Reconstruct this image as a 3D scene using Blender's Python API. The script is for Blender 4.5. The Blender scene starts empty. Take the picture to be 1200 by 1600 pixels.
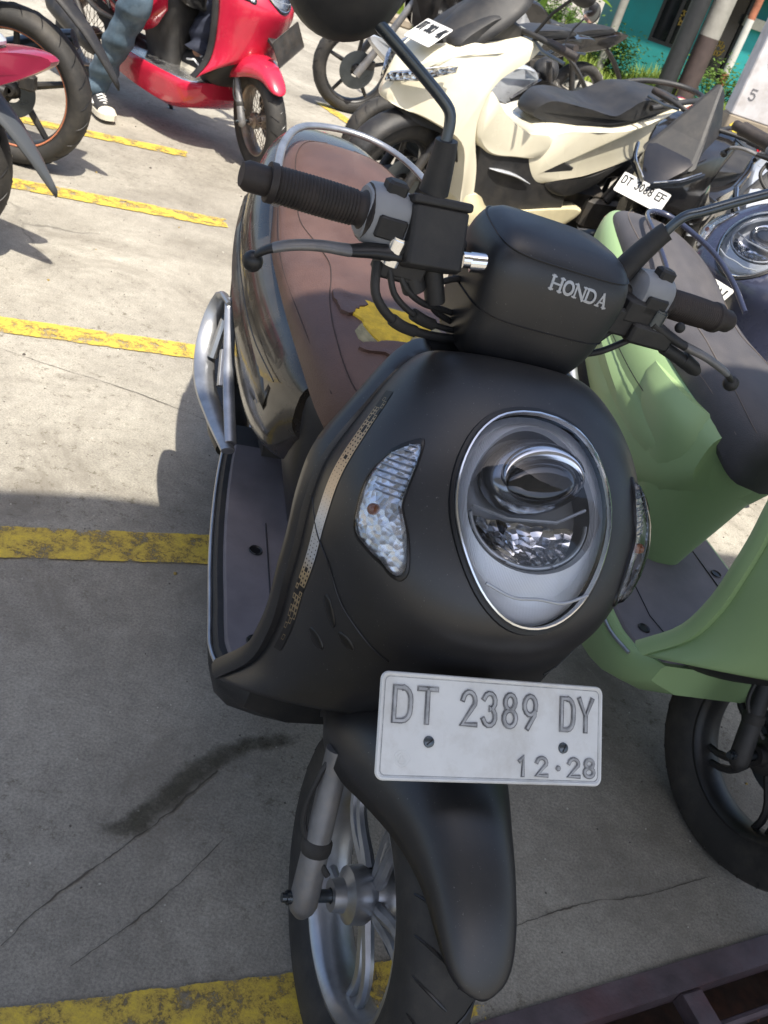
import bpy, bmesh, math, random
import numpy as np
from mathutils import Matrix, Vector, Euler
random.seed(7)
rng = np.random.RandomState(5)
PI = math.pi
scene = bpy.context.scene
col = scene.collection

# ---------------------------------------------------------------- camera
cd = bpy.data.cameras.new("camera"); cam = bpy.data.objects.new("camera", cd); col.objects.link(cam)
RW = [[0.943505938, 0.331355617, 0.0], [0.187097455, -0.532743527, 0.825335615], [0.273479592, -0.778709054, -0.564642473]]
Rt = Matrix(RW)                                   # columns: image right / image down / view in world = RW @ e
xc = Vector((RW[0][0], RW[0][1], RW[0][2])); 
m = Matrix(((RW[0][0], -RW[0][1], -RW[0][2]), (RW[1][0], -RW[1][1], -RW[1][2]), (RW[2][0], -RW[2][1], -RW[2][2])))
CAMM = m.copy()
cam.matrix_world = Matrix.Translation((0, 0, 1.2864)) @ m.to_4x4()
cd.sensor_fit = 'VERTICAL'; cd.sensor_height = 24.0; cd.lens = 1347.0 / 1600.0 * 24.0
cd.clip_start = 0.02; cd.clip_end = 300.0
cd.dof.use_dof = True; cd.dof.focus_distance = 1.05; cd.dof.aperture_fstop = 11.0
scene.camera = cam
scene.render.resolution_x = 768; scene.render.resolution_y = 1024

# ---------------------------------------------------------------- sky, sun, exposure
SUN = Vector((0.22, -0.42, 1.0)).normalized()      # direction towards the sun
elev = math.asin(SUN.z); azim = math.atan2(SUN.x, SUN.y)
w = bpy.data.worlds.new("World"); scene.world = w; w.use_nodes = True
nt = w.node_tree; bg = nt.nodes['Background']
sky = nt.nodes.new('ShaderNodeTexSky'); sky.sky_type = 'NISHITA'; sky.sun_disc = False
sky.sun_elevation = elev; sky.sun_rotation = azim; sky.air_density = 1.0; sky.dust_density = 3.5; sky.ozone_density = 1.0
nt.links.new(sky.outputs[0], bg.inputs[0]); bg.inputs[1].default_value = 0.15
sd = bpy.data.lights.new("sun", 'SUN'); sd.energy = 4.9; sd.angle = math.radians(0.6); sd.color = (1.0, 0.94, 0.83)
so = bpy.data.objects.new("sun", sd); col.objects.link(so); so.rotation_euler = SUN.to_track_quat('Z', 'Y').to_euler()
scene.view_settings.view_transform = 'Standard'; scene.view_settings.look = 'None'
scene.view_settings.exposure = 0.70; scene.view_settings.gamma = 1.0

# ---------------------------------------------------------------- materials
MATS = {}
def mat(name, colr, rough=0.5, metal=0.0, coat=0.0, noise=0.0, nscale=20.0, bump=0.0, bscale=200.0, spec=0.5, dirt=None, dirt_amt=0.0, dscale=6.0, alpha=1.0, specks=0.0):
    if name in MATS: return MATS[name]
    m = bpy.data.materials.new(name); m.use_nodes = True; t = m.node_tree; b = t.nodes['Principled BSDF']
    b.inputs['Roughness'].default_value = rough; b.inputs['Metallic'].default_value = metal
    b.inputs['Specular IOR Level'].default_value = spec
    if coat: b.inputs['Coat Weight'].default_value = coat; b.inputs['Coat Roughness'].default_value = 0.06
    tc = t.nodes.new('ShaderNodeTexCoord')
    colr = (*colr[:3], 1)
    b.inputs['Base Color'].default_value = colr
    last = None
    if noise:
        n = t.nodes.new('ShaderNodeTexNoise'); n.inputs['Scale'].default_value = nscale; n.inputs['Detail'].default_value = 6
        t.links.new(tc.outputs['Object'], n.inputs['Vector'])
        r = t.nodes.new('ShaderNodeMapRange'); r.inputs['From Min'].default_value = 0.3; r.inputs['From Max'].default_value = 0.7
        r.inputs['To Min'].default_value = 1 - noise; r.inputs['To Max'].default_value = 1 + noise
        t.links.new(n.outputs['Fac'], r.inputs['Value'])
        mx = t.nodes.new('ShaderNodeMix'); mx.data_type = 'RGBA'; mx.blend_type = 'MULTIPLY'; mx.inputs[0].default_value = 1
        mx.inputs[6].default_value = colr; t.links.new(r.outputs[0], mx.inputs[7]); last = mx.outputs[2]
        rr = t.nodes.new('ShaderNodeMapRange'); rr.inputs['To Min'].default_value = max(0, rough - .1); rr.inputs['To Max'].default_value = min(1, rough + .1)
        t.links.new(n.outputs['Fac'], rr.inputs['Value']); t.links.new(rr.outputs[0], b.inputs['Roughness'])
    if dirt:
        n2 = t.nodes.new('ShaderNodeTexNoise'); n2.inputs['Scale'].default_value = dscale; n2.inputs['Detail'].default_value = 9; n2.inputs['Roughness'].default_value = .7
        t.links.new(tc.outputs['Object'], n2.inputs['Vector'])
        r2 = t.nodes.new('ShaderNodeMapRange'); r2.inputs['From Min'].default_value = 0.45; r2.inputs['From Max'].default_value = 0.75; r2.inputs['To Max'].default_value = dirt_amt
        t.links.new(n2.outputs['Fac'], r2.inputs['Value'])
        m2 = t.nodes.new('ShaderNodeMix'); m2.data_type = 'RGBA'; t.links.new(r2.outputs[0], m2.inputs[0])
        if last: t.links.new(last, m2.inputs[6])
        else: m2.inputs[6].default_value = colr
        m2.inputs[7].default_value = (*dirt, 1); last = m2.outputs[2]
    if specks:
        n4 = t.nodes.new('ShaderNodeTexNoise'); n4.inputs['Scale'].default_value = 420; n4.inputs['Detail'].default_value = 2; t.links.new(tc.outputs['Object'], n4.inputs['Vector'])
        r4 = t.nodes.new('ShaderNodeMapRange'); r4.inputs['From Min'].default_value = .70; r4.inputs['From Max'].default_value = .78; r4.inputs['To Max'].default_value = specks; t.links.new(n4.outputs['Fac'], r4.inputs['Value'])
        m4 = t.nodes.new('ShaderNodeMix'); m4.data_type = 'RGBA'; t.links.new(r4.outputs[0], m4.inputs[0])
        if last: t.links.new(last, m4.inputs[6])
        else: m4.inputs[6].default_value = colr
        m4.inputs[7].default_value = (.3, .29, .27, 1); last = m4.outputs[2]
    if last: t.links.new(last, b.inputs['Base Color'])
    if bump:
        n3 = t.nodes.new('ShaderNodeTexNoise'); n3.inputs['Scale'].default_value = bscale; n3.inputs['Detail'].default_value = 4
        t.links.new(tc.outputs['Object'], n3.inputs['Vector'])
        bp = t.nodes.new('ShaderNodeBump'); bp.inputs['Strength'].default_value = bump; bp.inputs['Distance'].default_value = 0.002
        t.links.new(n3.outputs['Fac'], bp.inputs['Height']); t.links.new(bp.outputs[0], b.inputs['Normal'])
    MATS[name] = m; return m

DUST = (0.22, 0.19, 0.15)
M_black = mat('matte_black_paint', (0.011, 0.0115, 0.014), 0.40, noise=.12, nscale=9, bump=.04, bscale=900, dirt=DUST, dirt_amt=.07, dscale=5, spec=.7, specks=.4)
M_plastic = mat('black_plastic', (0.016, 0.016, 0.017), 0.55, noise=.15, bump=.25, bscale=1200, dirt=DUST, dirt_amt=.12, dscale=12)
M_gloss = mat('gloss_black_paint', (0.012, 0.011, 0.011), 0.16, coat=.8, noise=.1, dirt=DUST, dirt_amt=.05)
M_rubber = mat('rubber', (0.022, 0.021, 0.02), 0.72, noise=.2, nscale=14, bump=.2, bscale=500, dirt=DUST, dirt_amt=.22, dscale=9)
M_grip = mat('worn_grip_rubber', (0.022, 0.018, 0.017), 0.6, noise=.25, nscale=40, bump=.2, bscale=600, dirt=(.12, .08, .06), dirt_amt=.25, dscale=14)
M_alloy = mat('silver_alloy', (0.42, 0.43, 0.45), 0.36, metal=.85, noise=.18, nscale=18, dirt=(.08, .06, .045), dirt_amt=.45, dscale=10)
M_blkalloy = mat('black_alloy', (0.022, 0.022, 0.023), 0.42, metal=.2, noise=.2, dirt=DUST, dirt_amt=.25, dscale=9)
M_worn = mat('worn_fork_metal', (0.19, 0.19, 0.195), 0.5, metal=.5, noise=.3, nscale=16, bump=.2, bscale=160, dirt=(.30, .26, .21), dirt_amt=.55, dscale=30)
M_chrome = mat('chrome', (0.85, 0.86, 0.88), 0.16, metal=1.0, noise=.06, nscale=30)
M_satin = mat('satin_reflector', (0.42, 0.44, 0.47), 0.36, metal=.5)
M_swgrey = mat('switch_grey', (0.25, 0.26, 0.28), 0.48, noise=.1, bump=.1, bscale=900)
M_steel = mat('dark_steel', (0.10, 0.115, 0.13), 0.3, metal=.85, noise=.15)
M_seat = mat('brown_seat_leather', (0.082, 0.044, 0.034), 0.46, noise=.22, nscale=10, bump=.45, bscale=420, dirt=(.15, .10, .09), dirt_amt=.3, dscale=7)
M_seatdk = mat('dark_grey_seat_leather', (0.062, 0.058, 0.062), 0.55, noise=.15, bump=.35, bscale=420, dirt=DUST, dirt_amt=.15)
M_seatblk = mat('black_seat_leather', (0.02, 0.02, 0.021), 0.42, noise=.15, bump=.35, bscale=420, dirt=DUST, dirt_amt=.1)
M_stitch = mat('stitch_thread', (0.035, 0.022, 0.02), 0.8)
M_foam = mat('yellow_foam', (0.62, 0.42, 0.035), 0.9, noise=.25, nscale=60, bump=.8, bscale=300, dirt=(.25, .16, .03), dirt_amt=.5, dscale=24)
M_torn = mat('torn_backing', (0.22, 0.2, 0.12), 0.9, noise=.3, nscale=80, bump=.5, bscale=300)
M_floor = mat('dusty_floorboard', (0.15, 0.135, 0.145), 0.62, noise=.2, nscale=12, bump=.3, bscale=700, dirt=(.22, .195, .2), dirt_amt=.5, dscale=8)
M_bodybrown = mat('dark_bronze_paint', (0.028, 0.023, 0.017), 0.26, coat=.5, noise=.15, dirt=DUST, dirt_amt=.12)
M_green = mat('matte_green_paint', (0.29, 0.42, 0.20), 0.42, noise=.07, nscale=6, bump=.03, bscale=900, dirt=(.16, .2, .12), dirt_amt=.2)
M_red = mat('gloss_red_paint', (0.48, 0.016, 0.045), 0.25, coat=.7, noise=.08)
M_maroon = mat('gloss_maroon_paint', (0.22, 0.012, 0.04), 0.24, coat=.6)
M_white = mat('pearl_white_paint', (0.70, 0.655, 0.51), 0.26, coat=.6, noise=.05, nscale=5, dirt=(.4, .34, .2), dirt_amt=.2, dscale=4)
M_silver = mat('silver_paint', (0.55, 0.57, 0.6), 0.3, metal=.5, coat=.5, noise=.06)
M_navy = mat('navy_paint', (0.028, 0.032, 0.062), 0.28, coat=.6, noise=.1)
M_plate = mat('plate_white_paint', (0.72, 0.72, 0.70), 0.5, noise=.05, nscale=20, bump=.12, bscale=90, dirt=(.33, .28, .2), dirt_amt=.4, dscale=18)
M_platebk = mat('plate_black_paint', (0.02, 0.02, 0.022), 0.4)
M_text = mat('worn_plate_lettering', (0.13, 0.13, 0.135), 0.5, noise=.6, nscale=55, dirt=(.5, .5, .48), dirt_amt=.8, dscale=45)
M_textface = mat('faded_plate_lettering', (0.42, 0.42, 0.42), 0.5, noise=.25, nscale=40, dirt=(.15, .15, .15), dirt_amt=.8, dscale=60)
M_textdk = mat('black_lettering', (0.02, 0.02, 0.02), 0.5)
M_textwh = mat('white_lettering', (0.7, 0.7, 0.68), 0.5)
M_emblem = mat('silver_lettering', (0.42, 0.43, 0.45), 0.4, metal=.4)
M_amber = mat('amber_bulb', (0.32, 0.10, 0.035), 0.2, coat=.5)
M_dark = mat('dark_cavity', (0.006, 0.006, 0.007), 0.35)
M_lensblk = mat('projector_lens', (0.012, 0.014, 0.018), 0.04, coat=1.0)
M_redlens = mat('red_lens', (0.4, 0.01, 0.02), 0.12, coat=.7)
M_mirror = mat('mirror_glass', (0.85, 0.87, 0.9), 0.03, metal=1.0)
M_engine = mat('grimy_engine', (0.05, 0.047, 0.044), 0.6, metal=.4, noise=.4, nscale=20, bump=.4, bscale=90, dirt=(.16, .12, .08), dirt_amt=.4, dscale=14)

def glassmat(name, tint=(1, 1, 1), refl=1.0):
    m = bpy.data.materials.new(name); m.use_nodes = True; t = m.node_tree
    for n in list(t.nodes): t.nodes.remove(n)
    o = t.nodes.new('ShaderNodeOutputMaterial'); tr = t.nodes.new('ShaderNodeBsdfTransparent'); tr.inputs[0].default_value = (*tint, 1)
    g = t.nodes.new('ShaderNodeBsdfGlossy'); g.inputs['Roughness'].default_value = 0.03
    f = t.nodes.new('ShaderNodeFresnel'); f.inputs[0].default_value = 1.5
    mm = t.nodes.new('ShaderNodeMath'); mm.operation = 'MULTIPLY'; mm.inputs[1].default_value = refl; t.links.new(f.outputs[0], mm.inputs[0])
    x = t.nodes.new('ShaderNodeMixShader'); t.links.new(mm.outputs[0], x.inputs[0]); t.links.new(tr.outputs[0], x.inputs[1]); t.links.new(g.outputs[0], x.inputs[2])
    t.links.new(x.outputs[0], o.inputs[0]); MATS[name] = m; return m
M_glass = glassmat('clear_lens', (.97, .98, 1.0))
M_smoke = glassmat('smoked_screen', (.12, .13, .14))

# faceted reflector: chrome with a cell or stripe pattern in the normal
def facet(name, scale, stripes=False, base=(.6, .62, .65), rough=.16, strength=.7, dk=.36):
    m = bpy.data.materials.new(name); m.use_nodes = True; t = m.node_tree; b = t.nodes['Principled BSDF']
    b.inputs['Base Color'].default_value = (*base, 1); b.inputs['Metallic'].default_value = 1; b.inputs['Roughness'].default_value = rough
    tc = t.nodes.new('ShaderNodeTexCoord'); bp = t.nodes.new('ShaderNodeBump'); bp.inputs['Strength'].default_value = strength; bp.inputs['Distance'].default_value = .003
    if stripes:
        v = t.nodes.new('ShaderNodeTexWave'); v.inputs['Scale'].default_value = scale; v.bands_direction = 'Y' if stripes == 'Y' else 'Z'
        t.links.new(tc.outputs['Object'], v.inputs['Vector']); t.links.new(v.outputs['Fac'], bp.inputs['Height'])
    else:
        v = t.nodes.new('ShaderNodeTexVoronoi'); v.inputs['Scale'].default_value = scale
        t.links.new(tc.outputs['Object'], v.inputs['Vector']); t.links.new(v.outputs['Distance'], bp.inputs['Height'])
        cr = t.nodes.new('ShaderNodeValToRGB'); cr.color_ramp.elements[0].position = .2; cr.color_ramp.elements[1].position = .8
        cr.color_ramp.elements[0].color = (base[0] * dk, base[1] * dk, base[2] * dk, 1); cr.color_ramp.elements[1].color = (.85, .86, .9, 1)
        t.links.new(v.outputs['Color'], cr.inputs[0]); t.links.new(cr.outputs[0], b.inputs['Base Color'])
    t.links.new(bp.outputs[0], b.inputs['Normal']); MATS[name] = m; return m
M_facet = facet('faceted_reflector', 130)
M_facetdk = facet('dark_faceted_reflector', 60, base=(.16, .17, .2), rough=.12)
M_ribs = facet('ribbed_reflector', 170, 'Y', base=(.82, .84, .88), rough=.3, strength=.2); M_ribs.node_tree.nodes['Principled BSDF'].inputs['Metallic'].default_value = .1
M_cavity = mat('grey_lamp_housing', (.24, .25, .27), .3, metal=.4); M_surround = mat('grey_chrome', (.30, .31, .33), .2, metal=.9)
M_sigref = facet('signal_bowl_reflector', 120, base=(.75, .77, .8), rough=.24, strength=.4, dk=.62); M_sigref.node_tree.nodes['Principled BSDF'].inputs['Metallic'].default_value = .75

# ---------------------------------------------------------------- mesh helpers
def V(*a): return np.array(a, float)
class MB:
    def __init__(s, f=None): s.v = []; s.f = []; s.fn = f; s.uv = None
    def add(s, vs, fs):
        o = len(s.v)
        for p in vs:
            p = np.array(p, float); s.v.append(tuple(s.fn(p)) if s.fn else tuple(p))
        s.f += [tuple(i + o for i in f) for f in fs]; return s
    def loft(s, rings, closed=True, cap0=True, cap1=True):
        n = len(rings[0]); vs = [p for r in rings for p in r]; fs = []
        for i in range(len(rings) - 1):
            for j in range(n if closed else n - 1):
                k = (j + 1) % n; fs.append((i * n + j, i * n + k, (i + 1) * n + k, (i + 1) * n + j))
        if closed and cap0: fs.append(tuple(range(n - 1, -1, -1)))
        if closed and cap1: fs.append(tuple(range((len(rings) - 1) * n, len(rings) * n)))
        return s.add(vs, fs)
    def tube(s, pts, r, n=10, cap=True, flat=1.0, up=None):
        pts = [np.array(p, float) for p in pts]; rs = r if hasattr(r, '__len__') else [r] * len(pts)
        rings = []; prev = None
        for i, p in enumerate(pts):
            d = pts[min(i + 1, len(pts) - 1)] - pts[max(i - 1, 0)]; d = d / (np.linalg.norm(d) + 1e-9)
            if prev is None:
                a = np.array(up if up is not None else ((0, 0, 1.) if abs(d[2]) < .9 else (1., 0, 0)), float); u = np.cross(d, np.cross(a, d)); 
            else: u = prev - d * np.dot(prev, d)
            u = u / (np.linalg.norm(u) + 1e-9); prev = u; v_ = np.cross(d, u)
            rings.append([p + rs[i] * (math.cos(t) * u * flat + math.sin(t) * v_) for t in np.linspace(0, 2 * PI, n, endpoint=False)])
        return s.loft(rings, True, cap, cap)
    def lathe(s, prof, c, axis=(0, 1, 0), n=32, cap=False, ref=None, arc=None):
        a = np.array(axis, float); a /= np.linalg.norm(a)
        u = np.cross(a, (0, 0, 1.) if abs(a[2]) < .9 else (1., 0, 0)); u /= np.linalg.norm(u); v_ = np.cross(a, u); c = np.array(c, float)
        rings = [[c + a * h + r * (math.cos(t) * u + math.sin(t) * v_) for r, h in prof] for t in np.linspace(0, 2 * PI, n, endpoint=False)]
        vs = [p for r in rings for p in r]; k = len(prof); fs = []
        for i in range(n):
            j = (i + 1) % n
            for q in range(k - 1): fs.append((i * k + q, j * k + q, j * k + q + 1, i * k + q + 1))
        return s.add(vs, fs)
    def cyl(s, a, b, r, n=16, r2=None):
        a = np.array(a, float); b = np.array(b, float); return s.tube([a, b], [r, r if r2 is None else r2], n)
    def box(s, c, h, R=None, ch=0.0):
        c = np.array(c, float); R = np.eye(3) if R is None else np.array(R, float); hx, hy, hz = h
        k = min(ch, hx * .9, hy * .9, hz * .9)
        def ring(z, i): 
            x, y = hx - i, hy - i
            return [(-x + k, -y, z), (x - k, -y, z), (x, -y + k, z), (x, y - k, z), (x - k, y, z), (-x + k, y, z), (-x, y - k, z), (-x, -y + k, z)]
        if k <= 0:
            vs = [c + R @ V(a, b, d) for d in (-hz, hz) for a, b in ((-hx, -hy), (hx, -hy), (hx, hy), (-hx, hy))]
            return s.add(vs, [(3, 2, 1, 0), (4, 5, 6, 7), (0, 1, 5, 4), (1, 2, 6, 5), (2, 3, 7, 6), (3, 0, 4, 7)])
        rr = [ring(-hz, k), ring(-hz + k, 0), ring(hz - k, 0), ring(hz, k)]
        return s.loft([[c + R @ V(*p) for p in r] for r in rr])
    def sphere(s, c, r, n=14, sc=(1, 1, 1)):
        c = np.array(c, float)
        rings = [[c + V(sc[0] * r * math.sin(a) * math.cos(b), sc[1] * r * math.sin(a) * math.sin(b), sc[2] * r * math.cos(a)) for b in np.linspace(0, 2 * PI, n, endpoint=False)] for a in np.linspace(.05, PI - .05, max(6, n // 2 + 1))]
        return s.loft(rings[::-1])
    def prism(s, poly, fr, d0, d1):   # polygon (a,b) on frame fr(a,b,n)
        s.loft([[fr(a, b, d0) for a, b in poly], [fr(a, b, d1) for a, b in poly]])
        return s
    def build(s, name, m, parent=None, smooth=True, bevel=0, seg=2, subsurf=0, solid=0, auto=40, kind=None, label=None):
        me = bpy.data.meshes.new(name); me.from_pydata(s.v, [], s.f); me.update()
        bm = bmesh.new(); bm.from_mesh(me)
        if not s.uv: bmesh.ops.remove_doubles(bm, verts=bm.verts, dist=1e-6)
        bmesh.ops.recalc_face_normals(bm, faces=bm.faces); bm.to_mesh(me); bm.free()
        for p in me.polygons: p.use_smooth = smooth
        if isinstance(m, (list, tuple)):
            for q in m: me.materials.append(q)
        else: me.materials.append(m)
        o = bpy.data.objects.new(name, me); col.objects.link(o); o.parent = parent
        if bevel: 
            b = o.modifiers.new('b', 'BEVEL'); b.width = bevel; b.segments = seg; b.limit_method = 'ANGLE'; b.angle_limit = math.radians(35)
        if solid: 
            b = o.modifiers.new('s', 'SOLIDIFY'); b.thickness = solid; b.offset = -1
        if subsurf: 
            b = o.modifiers.new('u', 'SUBSURF'); b.levels = subsurf; b.render_levels = subsurf
        if smooth and auto:
            try: me.set_sharp_from_angle(angle=math.radians(auto))
            except Exception: pass
        if kind: o['kind'] = kind
        if label: o['label'] = label
        return o
def empty(name, loc, rot=(0, 0, 0), label=None, cat=None, group=None):
    o = bpy.data.objects.new(name, None); col.objects.link(o); o.location = loc; o.rotation_euler = rot; o.empty_display_size = .1
    tag(o, label, cat, group); return o
def tag(o, label=None, cat=None, group=None, kind=None):
    if label: o['label'] = label
    if cat: o['category'] = cat
    if group: o['group'] = group
    if kind: o['kind'] = kind
    return o
def hermite(K, s, n=1):
    K = np.array(K, float); s = min(max(s, K[0, 0]), K[-1, 0]); i = int(np.clip(np.searchsorted(K[:, 0], s) - 1, 0, len(K) - 2))
    t = (s - K[i, 0]) / (K[i + 1, 0] - K[i, 0]); h = K[i + 1, 0] - K[i, 0]
    def m(j):
        if j == 0: return (K[1] - K[0]) / (K[1, 0] - K[0, 0])
        if j == len(K) - 1: return (K[-1] - K[-2]) / (K[-1, 0] - K[-2, 0])
        return (K[j + 1] - K[j - 1]) / (K[j + 1, 0] - K[j - 1, 0])
    return ((2 * t ** 3 - 3 * t * t + 1) * K[i] + (t ** 3 - 2 * t * t + t) * h * m(i) + (-2 * t ** 3 + 3 * t * t) * K[i + 1] + (t ** 3 - t * t) * h * m(i + 1))[1:]
def hsample(K, n):
    a, b = K[0][0], K[-1][0]; return [hermite(K, a + (b - a) * i / (n - 1)) for i in range(n)]
def curve(pts, n=24):
    P = [np.array(p, float) for p in pts]; d = [0]
    for i in range(1, len(P)): d.append(d[-1] + np.linalg.norm(P[i] - P[i - 1]))
    return hsample([np.concatenate([[d[i]], P[i]]) for i in range(len(P))], n)
def sup(a, e):  # signed power
    return math.copysign(abs(a) ** e, a)
def srect(cx, cy, hx, hy, e=.5, n=28):
    return [(cx + hx * sup(math.cos(t), e), cy + hy * sup(math.sin(t), e)) for t in np.linspace(0, 2 * PI, n, endpoint=False)]

# ---- stroke font, unit cell 1 wide x 1 high
def arc(cx, cy, rx, ry, a0, a1, n=8): return [(cx + rx * math.cos(math.radians(a)), cy + ry * math.sin(math.radians(a))) for a in np.linspace(a0, a1, n)]
FONT = {
 'D': [[(0, 0), (0, 1), (.45, 1)] + arc(.45, .65, .5, .35, 90, 0, 5) + arc(.45, .35, .5, .35, 0, -90, 5) + [(0, 0)]],
 'T': [[(0, 1), (1, 1)], [(.5, 1), (.5, 0)]],
 'Y': [[(0, 1), (.5, .45), (1, 1)], [(.5, .45), (.5, 0)]],
 '1': [[(.25, .8), (.55, 1), (.55, 0)]],
 '2': [arc(.5, .72, .45, .28, 170, -20, 9) + [(.05, 0), (1, 0)]],
 '3': [arc(.48, .75, .42, .25, 160, -80, 9) + arc(.48, .27, .45, .27, 80, -160, 9)],
 '4': [[(.75, 0), (.75, 1), (0, .3), (1, .3)]],
 '5': [[(.92, 1), (.12, 1), (.08, .58)] + arc(.48, .32, .46, .32, 120, -150, 9)],
 '6': [[(.8, 1), (.25, .6)] + arc(.5, .3, .45, .3, 150, -210, 14)],
 '7': [[(0, 1), (1, 1), (.4, 0)]],
 '8': [arc(.5, .76, .38, .24, 0, 360, 14), arc(.5, .26, .45, .26, 0, 360, 14)],
 '9': [arc(.5, .7, .44, .3, -20, 340, 14) + [(.85, .4), (.35, 0)]],
 '0': [arc(.5, .5, .45, .5, 0, 360, 18)],
 'E': [[(1, 1), (0, 1), (0, 0), (1, 0)], [(0, .52), (.8, .52)]],
 'K': [[(0, 0), (0, 1)], [(1, 1), (0, .45)], [(.3, .6), (1, 0)]],
 'F': [[(1, 1), (0, 1), (0, 0)], [(0, .52), (.8, .52)]],
 'Q': [arc(.5, .5, .45, .5, 0, 360, 18), [(.55, .3), (1, -.05)]],
 'N': [[(0, 0), (0, 1), (1, 0), (1, 1)]],
 'C': [arc(.55, .5, .5, .5, 45, 315, 12)],
 'B': [[(0, 0), (0, 1), (.5, 1)] + arc(.5, .76, .35, .24, 90, -90, 6) + [(0, .52)], [(.5, .52)] + arc(.5, .26, .42, .26, 90, -90, 6) + [(0, 0)]],
 '.': [arc(.5, .45, .14, .1, 0, 360, 8)],
 'S': [arc(.5, .75, .42, .25, 30, 270, 8) + arc(.5, .26, .45, .25, 90, -150, 8)],
}
def text_mb(mb, txt, fr, x0, y0, cw, h, gap, wd, d0, d1):
    x = x0
    for ch in txt:
        if ch == ' ': x += gap * 2; continue
        for st in FONT[ch]:
            P = [np.array((x + a * cw, y0 + b * h)) for a, b in st]
            n = len(P); L = []; Rr = []
            closed = np.linalg.norm(P[0] - P[-1]) < 1e-6
            for i, p in enumerate(P):
                a = P[i - 1] if i > 0 else (P[-2] if closed else P[0]); b = P[i + 1] if i < n - 1 else (P[1] if closed else P[-1])
                d1_ = p - a; d2_ = b - p
                e1 = d1_ / (np.linalg.norm(d1_) + 1e-9); e2 = d2_ / (np.linalg.norm(d2_) + 1e-9)
                if i == 0 and not closed: e1 = e2
                if i == n - 1 and not closed: e2 = e1
                t = e1 + e2; t /= (np.linalg.norm(t) + 1e-9); nn = np.array((-t[1], t[0])); c = max(.75, np.dot(nn, (-e1[1], e1[0])))
                ex = 0
                q = p + (-e2 * wd * .5 if i == 0 and not closed else (e1 * wd * .5 if i == n - 1 and not closed else 0))
                L.append(q + nn * wd * .5 / c); Rr.append(q - nn * wd * .5 / c)
            for i in range(n - 1):
                mb.prism([tuple(L[i]), tuple(Rr[i]), tuple(Rr[i + 1]), tuple(L[i + 1])], fr, d0, d1)
        x += cw + gap
    return x
SER = {  # serif letters for the emblem: strokes (polyline, width factor)
 'H': [([(0, 0), (0, 1)], 1), ([(1, 0), (1, 1)], 1), ([(0, .5), (1, .5)], .6), ([(-.22, 0), (.22, 0)], .5), ([(-.22, 1), (.22, 1)], .5), ([(.78, 0), (1.22, 0)], .5), ([(.78, 1), (1.22, 1)], .5)],
 'O': [(arc(.5, .5, .52, .5, 0, 360, 20), .95)],
 'N': [([(0, 0), (0, 1)], .7), ([(0, 1), (1, 0)], 1), ([(1, 0), (1, 1)], .7), ([(-.22, 0), (.22, 0)], .5), ([(-.25, 1), (.1, 1)], .5), ([(.78, 1), (1.22, 1)], .5)],
 'D': [([(0, 0), (0, 1), (.4, 1)] + arc(.45, .5, .5, .5, 80, -80, 9) + [(.4, 0), (0, 0)], .85), ([(-.2, 0), (.2, 0)], .5), ([(-.2, 1), (.2, 1)], .5)],
 'A': [([(.05, 0), (.5, 1)], .65), ([(.5, 1), (.95, 0)], 1), ([(.22, .34), (.78, .34)], .5), ([(-.15, 0), (.25, 0)], .5), ([(.72, 0), (1.18, 0)], .5)],
}
STAIN = [(-0.27, 0.754), (-0.221, 0.797), (-0.191, 0.854), (-0.163, 0.927), (-0.118, 0.997), (-0.049, 1.051), (0.028, 1.092)]
CRACK1 = [(-0.301, 0.564), (-0.281, 0.629), (-0.246, 0.695), (-0.207, 0.767), (-0.174, 0.841), (-0.125, 0.95)]
CRACK2 = [(-0.202, 0.57), (-0.164, 0.631), (-0.114, 0.722), (-0.07, 0.832)]
CRACK3 = [(0.429, 0.852), (0.541, 0.934), (0.663, 0.997), (0.809, 1.091)]
CRACK4 = [(-1.153, 2.011), (-0.986, 2.016), (-0.785, 2.028), (-0.534, 2.014)]
# ---------------------------------------------------------------- the retro scooter (x forward, y rider's left, z up; origin under the front axle)
RK = math.radians(26.5); A0 = V(-.04, 0, .2425); AX = V(-math.sin(RK), 0, math.cos(RK))
def steerf(d, off=(0, 0, 0)):
    off = V(*off)
    def S(P):
        v = np.array(P, float) - A0 + off; c, s = math.cos(d), math.sin(d)
        return A0 + v * c + np.cross(AX, v) * s + AX * np.dot(AX, v) * (1 - c)
    return S
CK = [(0, -.30, .868, .078, -.325, .845), (.05, -.285, .890, .098, -.322, .862), (.14, -.245, .896, .126, -.312, .852), (.25, -.188, .878, .157, -.285, .826),
 (.38, -.128, .838, .186, -.255, .785), (.5, -.075, .79, .204, -.236, .738), (.62, -.030, .742, .205, -.222, .685), (.72, -.012, .70, .198, -.212, .625),
 (.8, -.022, .650, .192, -.207, .565), (.87, -.038, .595, .188, -.208, .49), (.94, -.055, .535, .197, -.218, .415), (1, -.08, .475, .228, -.25, .34)]
def YS(z): return .020 * min(1, max(0, (z - .66) / .2))
def cowlp(s, u, off=0.0):
    def f(s, u):
        cx, cz, w_, rx, rz = hermite(CK, s); a = u * PI / 2; sn, cs = math.sin(a), math.cos(a)
        y = w_ * math.copysign(abs(sn) ** .88, sn); d = 1 - abs(cs) ** (1.1 - .25 * math.sin(PI * min(1, s / .8)))
        return V(cx + (rx - cx) * d, y + YS(cz), cz + (rz - cz) * d)
    p = f(s, u)
    if off:
        e = 1e-3; a = f(min(s + e, 1), u) - f(max(s - e, 0), u); b = f(s, u + e) - f(s, u - e); n = np.cross(b, a); n /= np.linalg.norm(n) + 1e-12
        if n[0] < 0 and n[2] < .2: n = -n
        if np.dot(n, (.7, 0, .7)) < -.2: n = -n
        p = p + n * off
    return p
HC = V(-.09, 0, .806); HT = V(.74, 0, -.673); HN = V(.673, 0, .74)
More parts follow.
